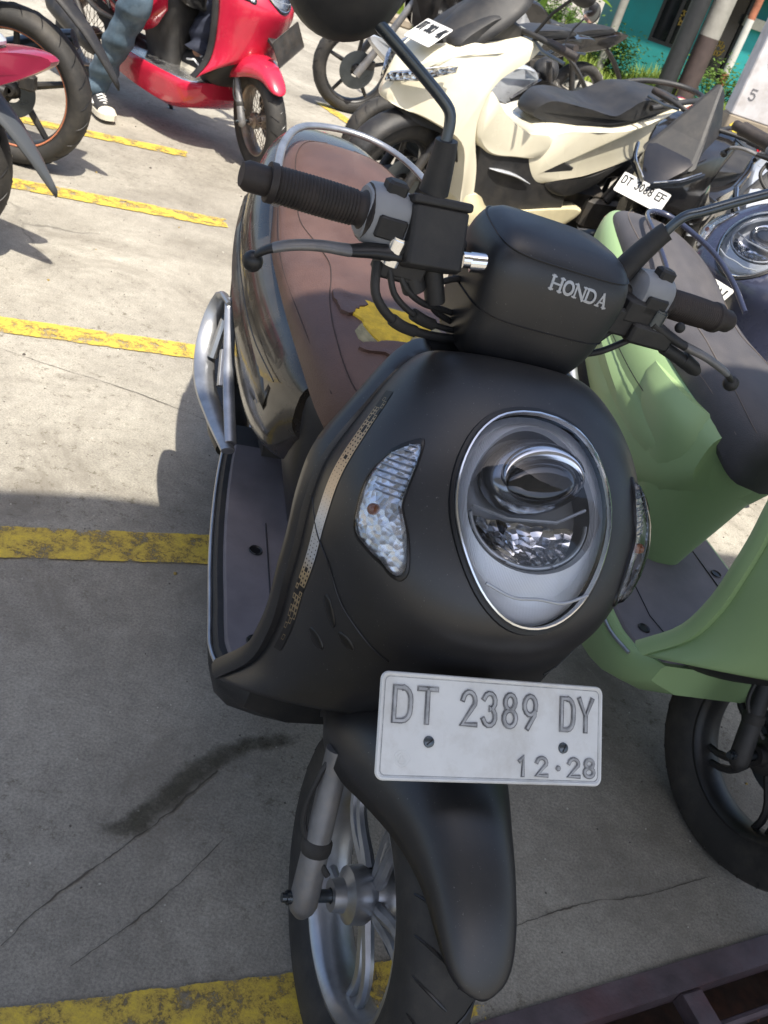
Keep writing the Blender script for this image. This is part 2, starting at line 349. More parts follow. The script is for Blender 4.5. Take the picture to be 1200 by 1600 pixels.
HOUT = [(0, -.122), (.026, -.119), (.052, -.109), (.074, -.088), (.089, -.060), (.097, -.03), (.098, .0), (.092, .03), (.079, .063), (.062, .09), (.040, .110), (.018, .120), (0, .122)]
def houtline(n=64):
    half = curve(HOUT, 200); half = [(h[0], h[1]) for h in half]
    full = half + [(-a, b) for a, b in half[-2:0:-1]]
    L = [0]; 
    for i in range(1, len(full)): L.append(L[-1] + math.dist(full[i], full[i - 1]))
    L.append(L[-1] + math.dist(full[-1], full[0])); F = full + [full[0]]
    out = []
    for k in range(n):
        t = L[-1] * k / n; i = max(0, int(np.searchsorted(L, t)) - 1); r = (t - L[i]) / (L[i + 1] - L[i] + 1e-12)
        out.append((F[i][0] + (F[i + 1][0] - F[i][0]) * r, F[i][1] + (F[i + 1][1] - F[i][1]) * r))
    return out
HO = houtline()
def inpoly(x, y, P):
    c = False; j = len(P) - 1
    for i in range(len(P)):
        if (P[i][1] > y) != (P[j][1] > y) and x < (P[j][0] - P[i][0]) * (y - P[i][1]) / (P[j][1] - P[i][1]) + P[i][0]: c = not c
        j = i
    return c
# table of the cowl surface in headlight coordinates
_tab = []
for s_ in np.linspace(.12, .86, 90):
    for u_ in np.linspace(-.6, .6, 61):
        p_ = cowlp(s_, u_); d_ = p_ - HC - V(0, .009, 0); _tab.append((d_[1], np.dot(d_, HT), np.dot(d_, HN)))
_tab = np.array(_tab)
def cowl_n(y, t):
    q = (_tab[:, 0] - y) ** 2 + (_tab[:, 1] - t) ** 2; i = np.argsort(q)[:4]; w_ = 1 / (q[i] + 1e-8); return float((w_ * _tab[i, 2]).sum() / w_.sum())
def HF(y, t, n): return HC + V(0, 1, 0) * (y + .009) + HT * t + HN * n

SIG = [(.41, .625), (.388, .57), (.375, .505), (.40, .492), (.436, .490), (.47, .492), (.501, .490), (.525, .468), (.55, .445), (.59, .425), (.624, .418), (.644, .440), (.640, .48), (.628, .512), (.62, .555), (.609, .600), (.60, .635), (.587, .656), (.565, .668), (.54, .672), (.505, .678), (.472, .676), (.44, .658)]
TRIM = {}
def scooter(name, loc, rot, P, label, cat, group=None, steer=.10, soff=(0, 0, 0), plate=None, detail=True, foam=False, emblem=False, wstyle='scoot', plate_at=None, foff=(.02, -.02, 0)):
    """P: dict of materials body, inner, seat, floor, wheel"""
    root = empty(name, loc, rot, label, cat, group)
    S = steerf(steer, soff); body, inner = P['body'], P['inner']
    H = 2 if detail else 1
    # --- front cowl with the headlight opening cut out
    nS, nU = (110, 120) if detail else (40, 44)
    hole = [(a * .982, b * .982) for a, b in HO]
    vs, fs = [], []
    for i in range(nS):
        for j in range(nU): vs.append(cowlp(i / (nS - 1), -1 + 2 * j / (nU - 1)))
    for i in range(nS - 1):
        for j in range(nU - 1):
            c = (vs[i * nU + j] + vs[(i + 1) * nU + j + 1]) / 2 - HC - V(0, .009, 0)
            if abs(c[1]) < .11 and abs(np.dot(c, HN)) < .06 and inpoly(c[1], np.dot(c, HT), hole): continue
            fs.append((i * nU + j, (i + 1) * nU + j, (i + 1) * nU + j + 1, i * nU + j + 1))
    mb = MB(); mb.add(vs, fs); cowl = mb.build('front_cowl', body, root, solid=.003)
    # --- leg shield behind the cowl: rounded outer flange and inner face
    rows = []
    for i in range(60):
        s = i / 59; cx, cz, w_, rx, rz = hermite(CK, s); r = []
        dn = float(np.interp(s, [0, .25, .45, .9, 1], [.002, .006, .013, .014, .008]))
        for sg in (-1, 1):
            seq = [(w_ - .004, .003), (w_ + dn * .6, .002), (w_ + dn, -.008), (w_ + dn, -.024), (w_ + dn * .4, -.034), (w_ - .02, -.038), (w_ * .5, -.046)]
            if sg == 1: seq = seq[::-1]
            for y, dx in seq: r.append((rx + dx, sg * y + YS(cz), rz))
        # order: left outer .. left inner, right inner .. right outer
        rows.append(r)
    mb = MB(); 
    for i in range(len(rows)): rows[i] = [rows[i][k] for k in range(14)]
    mb.loft(rows, closed=False); mb.build('leg_shield', inner, root, solid=0)
    # close the top behind the neck, and the lower underside
    mb = MB()
    mb.loft([[(x, y, z) for x, y in srect(cx, 0, hx, hy, .75, 32)] for z, cx, hx, hy in ((.30, -.30, .05, .14), (.36, -.26, .07, .17), (.45, -.20, .10, .15), (.52, -.16, .09, .14), (.60, -.16, .08, .13))])
    mb.build('lower_cowl', M_plastic, root, subsurf=1)
    # panel seam from signal corner to plate
    if detail:
        for sg in (-1, 1):
            mb = MB(); pts = [cowlp(a, sg * b, .0006) for a, b in ((.60, .985), (.655, .86), (.70, .74), (.76, .62), (.80, .50), (.83, .40), (.845, .33))]
            mb.tube(curve(pts, 30), .0011, 6); mb.build('panel_seam', M_dark, root)
        # vents
        for sg in (-1, 1):
            for (s0, u0, s1, u1, wd) in ((.765, .70, .812, .60, .010), (.838, .715, .862, .61, .009), (.822, .57, .842, .48, .008)):
                mb = MB(); rings = []
                for k in range(9):
                    t = k / 8; s = s0 + (s1 - s0) * t; u = u0 + (u1 - u0) * t; ww = wd * math.sin(PI * (.06 + .88 * t)) ** .6
                    c = cowlp(s, sg * u, .0); e = cowlp(s + .002, sg * u) - cowlp(s - .002, sg * u); e /= np.linalg.norm(e)
                    nrm = cowlp(s, sg * u, .001) - c; nrm /= np.linalg.norm(nrm)
                    rings.append([c + e * ww * math.cos(a) + nrm * (.0018 * math.sin(a) if math.sin(a) > 0 else .002 * math.sin(a)) for a in np.linspace(0, 2 * PI, 12, endpoint=False)])
                mb.loft(rings); mb.build('air_vent', M_dark, root)
    # decal strip along both edges
    if emblem:
        for sg in (-1, 1):
            me_v, me_f, uvs = [], [], []; n = 80
            for i in range(n):
                for k, u in enumerate((.90, .865, .83)):
                    me_v.append(cowlp(.27 + .63 * i / (n - 1), sg * u, .0007)); uvs.append((i / (n - 1), k / 2))
            for i in range(n - 1):
                for k in range(2): a = i * 3 + k; me_f.append((a, a + 3, a + 4, a + 1))
            mb = MB(); mb.uv = True; mb.add(me_v, me_f); o = mb.build('edge_decal', decal_material(), root)
            ul = o.data.uv_layers.new(name='uv')
            for lp_ in o.data.loops: ul.data[lp_.index].uv = uvs[lp_.vertex_index]
    # --- headlight
    ns = [cowl_n(a, b) for a, b in HO]; m_ = len(HO)
    for _ in range(6): ns = [(ns[i - 1] + ns[i] * 2 + ns[(i + 1) % m_]) / 4 for i in range(m_)]
    def ring(sc, dn, cyy=0, ctt=0): return [HF(cyy + (a - cyy) * sc, ctt + (b - ctt) * sc, n_ * 1.0 + dn) for (a, b), n_ in zip(HO, ns)]
    hl = MB(); hl.loft([ring(1.035, -.006), ring(1.03, .0025), ring(1.0, .004), ring(.965, .002), ring(.955, -.012)], True, False, False)
    hlo = hl.build('headlight', M_dark, root)
    mb = MB(); mb.loft([ring(.990, .002), ring(.984, .0075), ring(.968, .0085), ring(.955, .002)], True, False, False); mb.build('chrome_rim', M_chrome, hlo)
    # reflector bowl: outline -> inner cavity edge
    def cav(k, r=1.0, cy_=.0, ct_=-.022):
        a = 2 * PI * k / m_; yy = math.sin(a); tt = -math.cos(a)
        return (cy_ + .078 * r * yy + .012 * r * tt * yy, ct_ + .080 * r * tt)
    def cring(r, n): return [HF(*cav(k, r), n) for k in range(m_)]
    ro = [HF(a * .950, b * .950, n_ - .006) for (a, b), n_ in zip(HO, ns)]
    rm = [HF((HO[k][0] * .955 * .55 + cav(k)[0] * .45), (HO[k][1] * .955 * .55 + cav(k)[1] * .45), ns[k] - .010) for k in range(m_)]
    ri = cring(1.03, -.014)
    mb = MB(); mb.loft([ro, rm, ri, cring(.985, -.020)], True, False, False); mb.build('reflector_ring', M_ribs if detail else M_satin, hlo)
    mb = MB(); mb.loft([cring(1.0, -.019), cring(.97, -.030), cring(.93, -.045), cring(.4, -.050), cring(.05, -.050)], True, False, True); mb.build('lamp_cavity', M_cavity, hlo)
    # projector: chrome shelf above + oval surround + dark lens
    pc = (.010, -.042)
    def oval(ry, rt, n, dy=0, dt=0, nn=40): return [HF(pc[0] + dy + ry * math.cos(a), pc[1] + dt + rt * math.sin(a) - .16 * ry * math.cos(a), n) for a in np.linspace(0, 2 * PI, nn, endpoint=False)]
    mb = MB(); mb.loft([oval(.062, .044, -.040, -.002, -.010), oval(.062, .044, -.026, -.002, -.010), oval(.058, .038, -.016, 0, -.007), oval(.050, .028, -.011, 0, -.001), oval(.0475, .0262, -.0095), oval(.045, .024, -.0125)], True, False, False); mb.build('projector_surround', M_surround, hlo)
    def ov1(a, ry, rt, n, dt): return HF(pc[0] + ry * math.cos(a), pc[1] + dt + rt * math.sin(a) - .16 * ry * math.cos(a), n)
    mb = MB(); mb.loft([[ov1(a, .0475 + .012 * q * w_, .0262 + .016 * q * w_, -.0085 + .004 * math.sin(q * PI) - .004 * q, -.003 * q) for q in np.linspace(0, 1, 8)] for a, w_ in [(a, max(.05, math.sin((a - PI * .94) / (1.12 * PI) * PI)) ** .6) for a in np.linspace(PI * .94, PI * 2.06, 40)]], False); mb.build('chrome_brow', M_chrome, hlo)
    mb = MB(); mb.loft([oval(.0455, .0245, -.0135), oval(.041, .0215, -.0085), oval(.03, .0155, -.006), oval(.016, .0085, -.0050), oval(.003, .002, -.0048)], True, False, True); mb.build('projector_lens', M_lensblk, hlo)
    # lower faceted reflector (a D-shaped bowl of little mirrors)
    lo = MB(); rows = []
    for i in range(9):
        t = .002 + .050 * i / 8; half = .070 * math.sqrt(max(.02, 1 - ((t + .022) / .083) ** 2)); rows.append([HF(-.004 + half * (-1 + 2 * j / 16), t + .0015 * math.cos(j * 1.9), -.040 + .020 * (i / 8) ** 2 + .010 * abs(-1 + 2 * j / 16) ** 2 + (.0022 if (i + j) % 2 else 0) * (i > 4)) for j in range(17)])
    lo.loft(rows, False); lo.build('lower_reflector', M_facetdk, hlo, smooth=False)
    mb = MB()
    mb.tube([HF(-.074, .0, -.018)] + [HF(-.004 + .072 * math.cos(a), -.002 + .056 * math.sin(a), -.014) for a in np.linspace(PI * .97, .03, 24)], .0022, 8); mb.tube([HF(-.072, -.006, -.018), HF(-.03, .004, -.014), HF(.03, .0, -.014), HF(.07, -.02, -.018)], .002, 6)
    mb.build('reflector_trim', M_satin, hlo)
    # bottom marker shelf
    mb = MB(); mb.tube(curve([HF(-.062, .078, .002), HF(-.03, .090, .004), HF(0, .089, .005), HF(.03, .090, .004), HF(.062, .078, .002)], 16), .0018, 8); mb.build('marker_rib', M_satin, hlo)
    # outer clear lens
    rings = [ring(.968, .007)]
    for r, d in ((.93, .012), (.8, .017), (.6, .020), (.35, .0225), (.12, .0235)): rings.append([HF(a * r, b * r, n_ * r + d + (1 - r) * .004) for (a, b), n_ in zip(HO, ns)])
    mb = MB(); mb.loft(rings, True, False, True); mb.build('headlight_lens', M_glass, hlo)
    # --- turn signals
    for sg in (-1, 1):
        c = (sum(a for a, b in SIG) / len(SIG), sum(b for a, b in SIG) / len(SIG))
        pts = [(q[0], q[1]) for q in curve(SIG + [SIG[0]], 64)[:-1]]
        def sr(k, off, far=1.0): return [cowlp(c[0] + (a - c[0]) * k, sg * (c[1] + (b - c[1]) * k), off) for a, b in pts]
        mb = MB(); mb.loft([sr(1.10, -.002), sr(1.07, .0022), sr(1.0, .0032), sr(.96, .002)], True, False, False); so_ = mb.build('turn_signal', M_dark, root)
        mb = MB(); mb.loft([sr(1.0, .0030), sr(.9, .0012), sr(.7, .0008), sr(.45, .0006), sr(.2, .0006)], True, False, True); mb.build('signal_reflector', M_sigref, so_)
        mb = MB(); b0 = cowlp(.53, sg * .60, .003); mb.sphere(b0, .0065); mb.build('signal_bulb', M_amber, so_)
        mb = MB(); mb.loft([sr(1.0, .003), sr(.93, .008), sr(.75, .012), sr(.45, .0145), sr(.15, .0155)], True, False, True); mb.build('signal_lens', M_glass, so_)
        # fluted upper third of the lens
        mb = MB()
        for k in range(9):
            t = .385 + .013 * k; mb.tube([cowlp(t, sg * u, .0035) for u in np.linspace(.50 if k > 1 else .52, .655 - .012 * abs(k - 5) + (0 if k > 1 else -.04), 6)], .0010, 5)
        mb.build('lens_fluting', M_alloy, so_)
    # --- handlebar cover (turns with the bars)
    hc = MB(S); K = [(.868, -.362, .066, .074), (.90, -.356, .070, .088), (.935, -.352, .070, .095), (.965, -.350, .069, .099), (.99, -.350, .067, .099), (1.010, -.353, .062, .094), (1.024, -.358, .052, .084), (1.033, -.362, .036, .062), (1.036, -.364, .014, .026)]
    YO = .026; EC = .45
    hc.loft([[(x, y, z) for x, y in srect(k[0], YO, k[1], k[2], EC, 48)] for z, k in [(q[0], q[1:]) for q in [np.concatenate([[z], hermite(K, z)]) for z in np.linspace(.868, 1.036, 30)]]])
    cov = hc.build('handlebar_cover', body, root)
    if detail:
        for zz, sl in ((1.017, -.12), (.938, -.06)):
            mb = MB(S); k = hermite(K, zz)
            pts = []
            for x, y in srect(k[0], YO, k[1], k[2], EC, 60):
                z2 = zz + sl * (x - k[0]); k2 = hermite(K, z2); f = (k2[1] + .0006) / k[1]; pts.append((k2[0] + (x - k[0]) * f, YO + (y - YO) * (k2[2] + .0006) / k[2], z2))
            mb.tube(pts + [pts[0]], .0010, 6, cap=False); mb.build('cover_seam', M_dark, cov)
        if emblem:
            mb = MB(S); x = -.003; zb = .984
            def fr(a, b, n):
                yy = a; zz = b - (a - .04) * .06; k = hermite(K, zz); q = abs((yy - YO) / k[2]); th = 1 / .62
                xx = k[0] + k[1] * max(0, 1 - q ** (2 / EC)) ** (EC / 2)
                return V(xx + n, yy, zz)
            for ch in 'HONDA':
                cw = .0125
                for st, wf in SER[ch]:
                    MBT = MB(); wd = .0034 * wf
                    FONT['~'] = [st]; text_mb(mb, '~', fr, x, zb, cw, .0138, 0, wd, .0002, .0011)
                x += cw + .0047
            mb.build('emblem_lettering', M_emblem, cov)
    # --- controls
    ring_pts = lambda a, b, n: [np.array(a) + (np.array(b) - np.array(a)) * t for t in np.linspace(0, 1, n)]
    for sg in (-1, 1):
        yi, yo = .212, .325
        mb = MB(S); A = V(-.358, sg * yi, .988); B = V(-.362, sg * yo, .986)
        pts = ring_pts(A, B, 60 if detail else 6); L = []
        for i, p in enumerate(pts):
            t = i / (len(pts) - 1); r = .0175 + .0012 * math.sin(t * 3.1)
            if t < .035: r = .030 - (.035 - t) * .1
            elif t < .09: r = .018 + .010 * (1 - (t - .035) / .055) ** 2
            elif t > .93: r = .0205
            elif detail and .12 < t < .9: r += .0013 * (i % 2)
            L.append(r)
        mb.tube(pts, L, 20); mb.tube([B, B + V(0, sg * .010, 0), B + V(0, sg * .022, 0), B + V(0, sg * .028, 0)], [.0150, .0155, .0155, .012], 16)
        mb.build('grip', M_grip, root)
        mb = MB(S); mb.cyl((-.37, sg * .08, .975), (-.358, sg * yi, .988), .011); mb.build('handlebar_tube', M_plastic, root)
        # switch housing
        mb = MB(S); ys = sg * .195
        mb.loft([[(x, ys + sg * dy, z) for x, z in srect(-.358, .988, hx, hz, .7, 24)] for dy, hx, hz in ((-.030, .020, .024), (-.026, .026, .030), (0, .028, .033), (.018, .027, .031), (.024, .022, .025))]); sw = mb.build('switch_housing', M_swgrey, root)
        mb = MB(S)
        mb.box((-.352, ys + .002, 1.022), (.010, .012, .008), ch=.003); mb.box((-.330, ys + sg * -.004, .985), (.003, .017, .012), ch=.002)
        mb.box((-.381, ys, 1.002), (.005, .012, .006), ch=.002)
        mb.build('switch_button', M_plastic, sw, smooth=False)
        # mirror: boot, stalk, head
        if sg == -1:
            pts = [(-.352, -.150, 1.030), (-.352, -.152, 1.045), (-.352, -.157, 1.075), (-.352, -.159, 1.084)]
            st = [(-.352, -.159, 1.08), (-.355, -.161, 1.098), (-.357, -.166, 1.110), (-.359, -.180, 1.119), (-.358, -.225, 1.140), (-.355, -.262, 1.156), (-.352, -.279, 1.163)]
        else:
            pts = [(-.372, .148, 1.000), (-.370, .155, 1.025), (-.366, .170, 1.062), (-.364, .174, 1.070)]
            st = [(-.364, .172, 1.066), (-.362, .176, 1.080), (-.360, .184, 1.094), (-.358, .200, 1.104), (-.357, .245, 1.132), (-.357, .300, 1.163), (-.357, .33, 1.178)]
        mir = empty_part = None
        mb = MB(S); mb.tube(curve(st, 30), .0062, 14); mo = mb.build('mirror', M_steel, root)
        mb = MB(S); mb.tube(curve(pts, 16), [.0165 - .0045 * t for t in np.linspace(0, 1, 16)], 16); mb.build('rubber_boot', M_plastic, mo)
        e = V(*st[-1]); mc = e + (V(-.012, -.030, .022) if sg < 0 else V(-.012, .035, .030)); hd = V(1, sg * .06, -.12); hd /= np.linalg.norm(hd)
        mb = MB(S)
        mb.lathe([(.002, .032), (.022, .029), (.042, .020), (.054, .006), (.058, -.006), (.057, -.012), (.052, -.012)], mc, hd, 40, ); mb.build('mirror_shell', P.get('mirror', M_plastic), mo)
        mb = MB(S); mb.lathe([(.0005, -.0115), (.0535, -.0115)], mc, hd, 40); mb.build('mirror_glass', M_mirror, mo)
    # right-hand side (image left) master cylinder, brake lever
    mb = MB(S); e1 = V(0, 1, .10); e1 /= np.linalg.norm(e1); e3 = V(-.45, .08, 1); e3 -= e1 * np.dot(e1, e3); e3 /= np.linalg.norm(e3); e2 = np.cross(e3, e1)
    Rm = np.array([e2, e1, e3]).T
    mb.box((-.338, -.137, .985), (.020, .034, .034), Rm, .004); mb.box(V(-.338, -.137, .985) + e3 * .037, (.022, .036, .005), Rm, .002)
    mb.cyl((-.345, -.12, .955), (-.338, -.100, .915), .012); mb.cyl((-.345, -.15, .95), (-.340, -.13, .922), .014)
    mcyl = mb.build('master_cylinder', M_plastic, root, bevel=.0015)
    if detail:
        for a in (-.025, .025):
            mb = MB(S); mb.cyl(V(-.338, -.137, .985) + e3 * .0405 + e1 * a, V(-.338, -.137, .985) + e3 * .044 + e1 * a, .0035); mb.build('cover_screw', M_chrome, mcyl)
        mb = MB(S); mb.cyl(V(-.33, -.095, .975), V(-.325, -.065, .982), .009); mb.cyl(V(-.33, -.085, .975), V(-.325, -.068, .98), .0115)
        mb.build('hose_fitting', M_chrome, mcyl)
    for sg in (-1, 1):
        mb = MB(S)
        if sg == -1:
            lev = [(-.335, -.172, .960, .016), (-.332, -.200, .957, .013), (-.327, -.228, .952, .010), (-.322, -.262, .950, .0085), (-.322, -.288, .944, .008), (-.326, -.308, .934, .0075), (-.332, -.320, .922, .0065), (-.336, -.323, .910, .006)]
        else:
            lev = [(-.335, .200, .965, .015), (-.330, .228, .957, .012), (-.325, .262, .950, .0095), (-.320, .305, .944, .0085), (-.320, .35, .932, .008), (-.325, .375, .922, .0065), (-.328, .386, .914, .006)]
        P3 = curve([l for l in lev], 30)
        mb.tube([p[:3] for p in P3], [p[3] for p in P3], 14, flat=.62); mb.sphere(P3[-1][:3], .0115)
        lv = mb.build('brake_lever', M_blkalloy if sg == -1 else M_plastic, root)
        # worn bare metal span
        mb = MB(S); q = P3[10:25]; mb.tube([p[:3] for p in q], [p[3] + .0006 for p in q], 14, flat=.62); mb.build('worn_metal', M_worn, lv)
        mb = MB(S); b = V(*lev[0][:3]); mb.cyl(b + V(0.003, sg * .004, -.012), b + V(.003, sg * .004, .017), .0115); 
        mb.cyl(b + V(0.003, sg * .004, .017), b + V(.003, sg * .004, .0195), .010); mb.build('lever_bolt', M_chrome if sg == -1 else M_steel, lv)
        mb = MB(S)
        mb.box(b + V(-.012, -sg * .006, .004), (.016, .020, .012), ch=.003); mb.box(b + V(-.006, -sg * .02, -.014), (.012, .022, .012), ch=.003)
        if sg == 1:
            mb.box((-.345, .18, .972), (.018, .030, .016), ch=.004); mb.box((-.335, .205, .948), (.016, .035, .014), ch=.004); mb.box((-.34, .150, .955), (.012, .03, .018), ch=.003); mb.sphere((-.318, .235, .973), .007)
            mb.cyl((-.33, .24, .938), (-.328, .295, .925), .009); mb.tube([(-.33, .28, .93), (-.326, .305, .922), (-.325, .315, .918)], [.011, .010, .006], 12)
        else:
            mb.box((-.345, -.165, .945), (.015, .022, .016), ch=.004)
        mb.build('lever_bracket', M_plastic, root, bevel=.001)
    # cables
    cb = [[(-.335, -.19, .945), (-.315, -.185, .915), (-.315, -.15, .890), (-.33, -.10, .878), (-.35, -.05, .872)], [(-.335, -.175, .945), (-.322, -.160, .918), (-.325, -.12, .898), (-.345, -.07, .885), (-.36, -.03, .88)],
          [(-.335, -.16, .94), (-.328, -.145, .925), (-.335, -.115, .912), (-.35, -.08, .905), (-.37, -.04, .895)], [(-.34, -.105, .92), (-.345, -.095, .905), (-.36, -.06, .89), (-.38, -.03, .88)], [(-.345, -.125, .93), (-.35, -.11, .93), (-.36, -.08, .94), (-.37, -.05, .945)]]
    for k, c in enumerate(cb if detail else cb[:2]):
        mb = MB(S); mb.tube(curve(c, 24), .0055 if k == 0 else .0038, 10); mb.build('cable', M_plastic, root)
        if k < 2 and detail:
            mb = MB(S); cc = curve(c, 24); mb.tube(cc[9:15], .0072, 10); mb.build('cable_sleeve', M_rubber, root)
    for c in ([(-.345, .17, .95), (-.34, .13, .91), (-.36, .08, .885), (-.38, .04, .88)], [(-.34, .20, .94), (-.345, .15, .90), (-.37, .08, .875)]):
        mb = MB(S); mb.tube(curve(c, 20), .0045, 10); mb.build('cable', M_plastic, root)
    # --- neck column behind cover
    mb = MB(); mb.cyl((-.37, 0, .93), (-.20, 0, .52), .03); mb.build('steering_column', M_plastic, root)
    # --- plate
    if plate:
        build_plate(root, plate, **(plate_at or {}))
        mb = MB(); mb.box((-.03, 0, .585), (.045, .03, .008), np.array(Matrix.Rotation(.5, 3, 'Y')), .002); mb.build('plate_bracket', M_plastic, root)
    # --- fork, wheel, fender
    F = steerf(steer - .08, foff) if detail else S
    for sg in (-1, 1):
        lo_, up_ = V(.005, sg * .092, .235), V(-.088, sg * .088, .43)
        mb = MB(F); mb.tube([lo_ + V(.008, 0, -.016), lo_ + V(.004, 0, -.008), lo_, lo_ + (up_ - lo_) * .1, lo_ + (up_ - lo_) * .35, lo_ + (up_ - lo_) * .37, lo_ + (up_ - lo_) * .8, up_], [.008, .016, .0192, .0188, .018, .0165, .0165, .0165], 18)
        fk = mb.build('fork_leg', P.get('fork', M_worn), root)
        mb = MB(F); mb.cyl((0, sg * .112, .2425), (0, sg * .116, .2425), .009, 6); mb.cyl((0, sg * .116, .2425), (0, sg * .122, .2425), .006, 12); mb.build('axle_nut', M_steel, fk)
        mb = MB(F); q_ = lo_ + (up_ - lo_) * .36; mb.tube([q_ - (up_ - lo_) * .02, q_, q_ + (up_ - lo_) * .05, q_ + (up_ - lo_) * .07], [.0185, .0198, .0198, .017], 18); mb.build('dust_seal', M_rubber, fk)
        mb = MB(F); mb.tube(curve([(.0, sg * .075, .29), (-.045, sg * .112, .33), (-.070, sg * .108, .40), (-.09, sg * .085, .44)], 14), .004, 8); mb.build('brake_hose' if sg > 0 else 'speedometer_cable', M_plastic, fk)
    mb = MB(F); mb.cyl((0, -.116, .2425), (0, .116, .2425), .0085); mb.build('axle', M_steel, root)
    wheel(root, (0, 0, .2425), .2425, .045, .157, F, P.get('rim', M_alloy), wstyle, disc=.092, detail=detail)
    # fender
    fm = MB(F); rings = []; n = 44
    FK = [(40, .284, .006, .004), (41.5, .286, .022, .010), (45, .288, .036, .020), (52, .289, .046, .034), (62, .289, .054, .050), (75, .288, .068, .075), (90, .287, .090, .095), (105, .285, .106, .105), (125, .281, .108, .090), (145, .277, .085, .060), (165, .275, .06, .030)]
    for i in range(n):
        ph = 40 + (165 - 40) * (i / (n - 1)) ** 1.35; r, hw, dp = hermite(FK, ph); ph = math.radians(ph); r_ = []
        for j in range(17):
            q = -1 + 2 * j / 16; a = q * PI / 2 * .98
            y = hw * sup(math.sin(a), .85); dr = -dp * (1 - abs(math.cos(a)) ** .75) 
            rr = r + dr; r_.append((rr * math.cos(ph), y + (.012 if detail else 0), .2425 + rr * math.sin(ph)))
        rings.append(r_)
    fm.loft(rings, False); fm.build('front_fender', body if P.get('fender') is None else P['fender'], root, solid=.003)
    # --- floorboard and skirts
    mb = MB(); K2 = [(-.98, .155, .31, .20), (-.80, .185, .305, .165), (-.62, .205, .30, .15), (-.45, .215, .30, .15), (-.32, .215, .302, .19), (-.25, .175, .32, .25)]
    rg = []
    for x in np.linspace(-.98, -.25, 16):
        hw, zt, zb = hermite(K2, x); rg.append([(x, y, z) for y, z in ((-hw, zt - .008), (-hw + .006, zt), (hw - .006, zt), (hw, zt - .008), (hw + .002, zt - .04), (hw - .02, zb + .02), (hw - .07, zb), (-hw + .07, zb), (-hw + .02, zb + .02), (-hw - .002, zt - .04))])
    mb.loft(rg); mb.build('floor_skirt', P.get('skirt', M_plastic), root)
    fb = MB(); rg = []
    for x in np.linspace(-.90, -.262, 14):
        hw, zt, zb = hermite(K2, x); hw -= .016; rg.append([(x, -hw, zt + .001), (x, -hw + .004, zt + .006), (x, hw - .004, zt + .006), (x, hw, zt + .001), (x, hw, zt - .004), (x, -hw, zt - .004)])
    fb.loft(rg); fl = fb.build('floorboard', P['floor'], root)
    if detail:
        for x, y in ((-.58, -.136), (-.36, -.158), (-.58, .136), (-.36, .158)):
            mb = MB(); mb.lathe([(.0, .0), (.009, .0), (.0115, .0022), (.013, .0)], (x, y, .3070), (0, 0, 1), 16); mb.build('floor_bolt', M_dark, fl)
        mb = MB()
        for sg in (-1, 1): mb.tube([(-.66, sg * .11, .3068), (-.52, sg * .118, .3068), (-.40, sg * .125, .3068), (-.30, sg * .10, .309)], .0012, 6)
        mb.build('mat_seam', M_dark, fl)
        for sg in (-1, 1):
            mb = MB(); mb.tube(curve([(x, sg * (hermite(K2, x)[0] + .004), hermite(K2, x)[1] - .012) for x in np.linspace(-.93, -.30, 12)], 30), .0035, 8); mb.build('edge_trim', M_alloy, root)
    # --- under-seat column and rear body
    mb = MB(); KU = [(.29, -.685, .10, .060), (.34, -.685, .105, .078), (.45, -.69, .125, .115), (.56, -.70, .155, .140), (.62, -.72, .17, .150), (.66, -.74, .17, .135)]
    mb.loft([[(x, y, z) for x, y in srect(k[0], 0, k[1], k[2], .72, 36)] for z, k in [(z, hermite(KU, z)) for z in np.linspace(.29, .66, 16)]]); mb.build('under_seat_panel', inner, root)
    mb = MB(); KB = [(-.60, .66, .52, .140), (-.66, .685, .44, .166), (-.80, .70, .395, .188), (-1.0, .73, .43, .203), (-1.2, .77, .50, .198), (-1.38, .80, .58, .165), (-1.50, .805, .645, .120), (-1.58, .79, .70, .060), (-1.595, .775, .725, .02)]
    rg = []
    for x in np.linspace(-.60, -1.595, 36):
        zt, zb, hw = hermite([(-k[0],) + k[1:] for k in KB], -x); zc, hz = (zt + zb) / 2, (zt - zb) / 2
        rg.append([(x, y, z) for y, z in srect(0, zc, hw, hz, .62, 36)])
    mb.loft(rg); rb = mb.build('rear_body', P.get('rear', body), root)
    if detail:
        mb = MB()
        for sg in (-1, 1):
            mb.tube(curve([(-.66, sg * .172, .60), (-.80, sg * .1925, .60), (-.95, sg * .2035, .615), (-1.15, sg * .204, .65), (-1.35, sg * .176, .70)], 24), .0012, 6)
        mb.build('body_seam', M_dark, rb)
        # coloured lower side panel
    mb = MB()
    for sg in (-1, 1):
        rg = []
        for x in np.linspace(-.68, -1.30, 18):
            t = (x + .68) / -.62; zt = .575 + .16 * t; zb = .40 + .20 * t + .02 * math.sin(t * PI) * -2; zt2, zb2, hw = hermite([(-k[0],) + k[1:] for k in KB], -x)
            row = []
            for q in np.linspace(0, 1, 6):
                z = zb + (zt - zb) * q; zc, hz = (zt2 + zb2) / 2, (zt2 - zb2) / 2; a = min(.999, abs((z - zc) / hz)); yy = hw * (1 - a ** (1 / .62)) ** .62
                row.append((x, sg * (yy + .005 + .006 * math.sin(q * PI)), z))
            rg.append(row)
        mb.loft(rg, False)
    mb.build('side_panel', P.get('side', body), root, solid=.003)
    # --- seat
    KS = [(.485, .665, .600, .045), (.50, .69, .600, .085), (.54, .712, .615, .115), (.62, .735, .650, .142), (.75, .745, .675, .160), (.90, .752, .690, .168), (1.0, .772, .70, .168), (1.08, .80, .725, .162), (1.18, .82, .745, .153), (1.30, .825, .765, .132), (1.38, .815, .785, .100), (1.42, .800, .790, .055)]
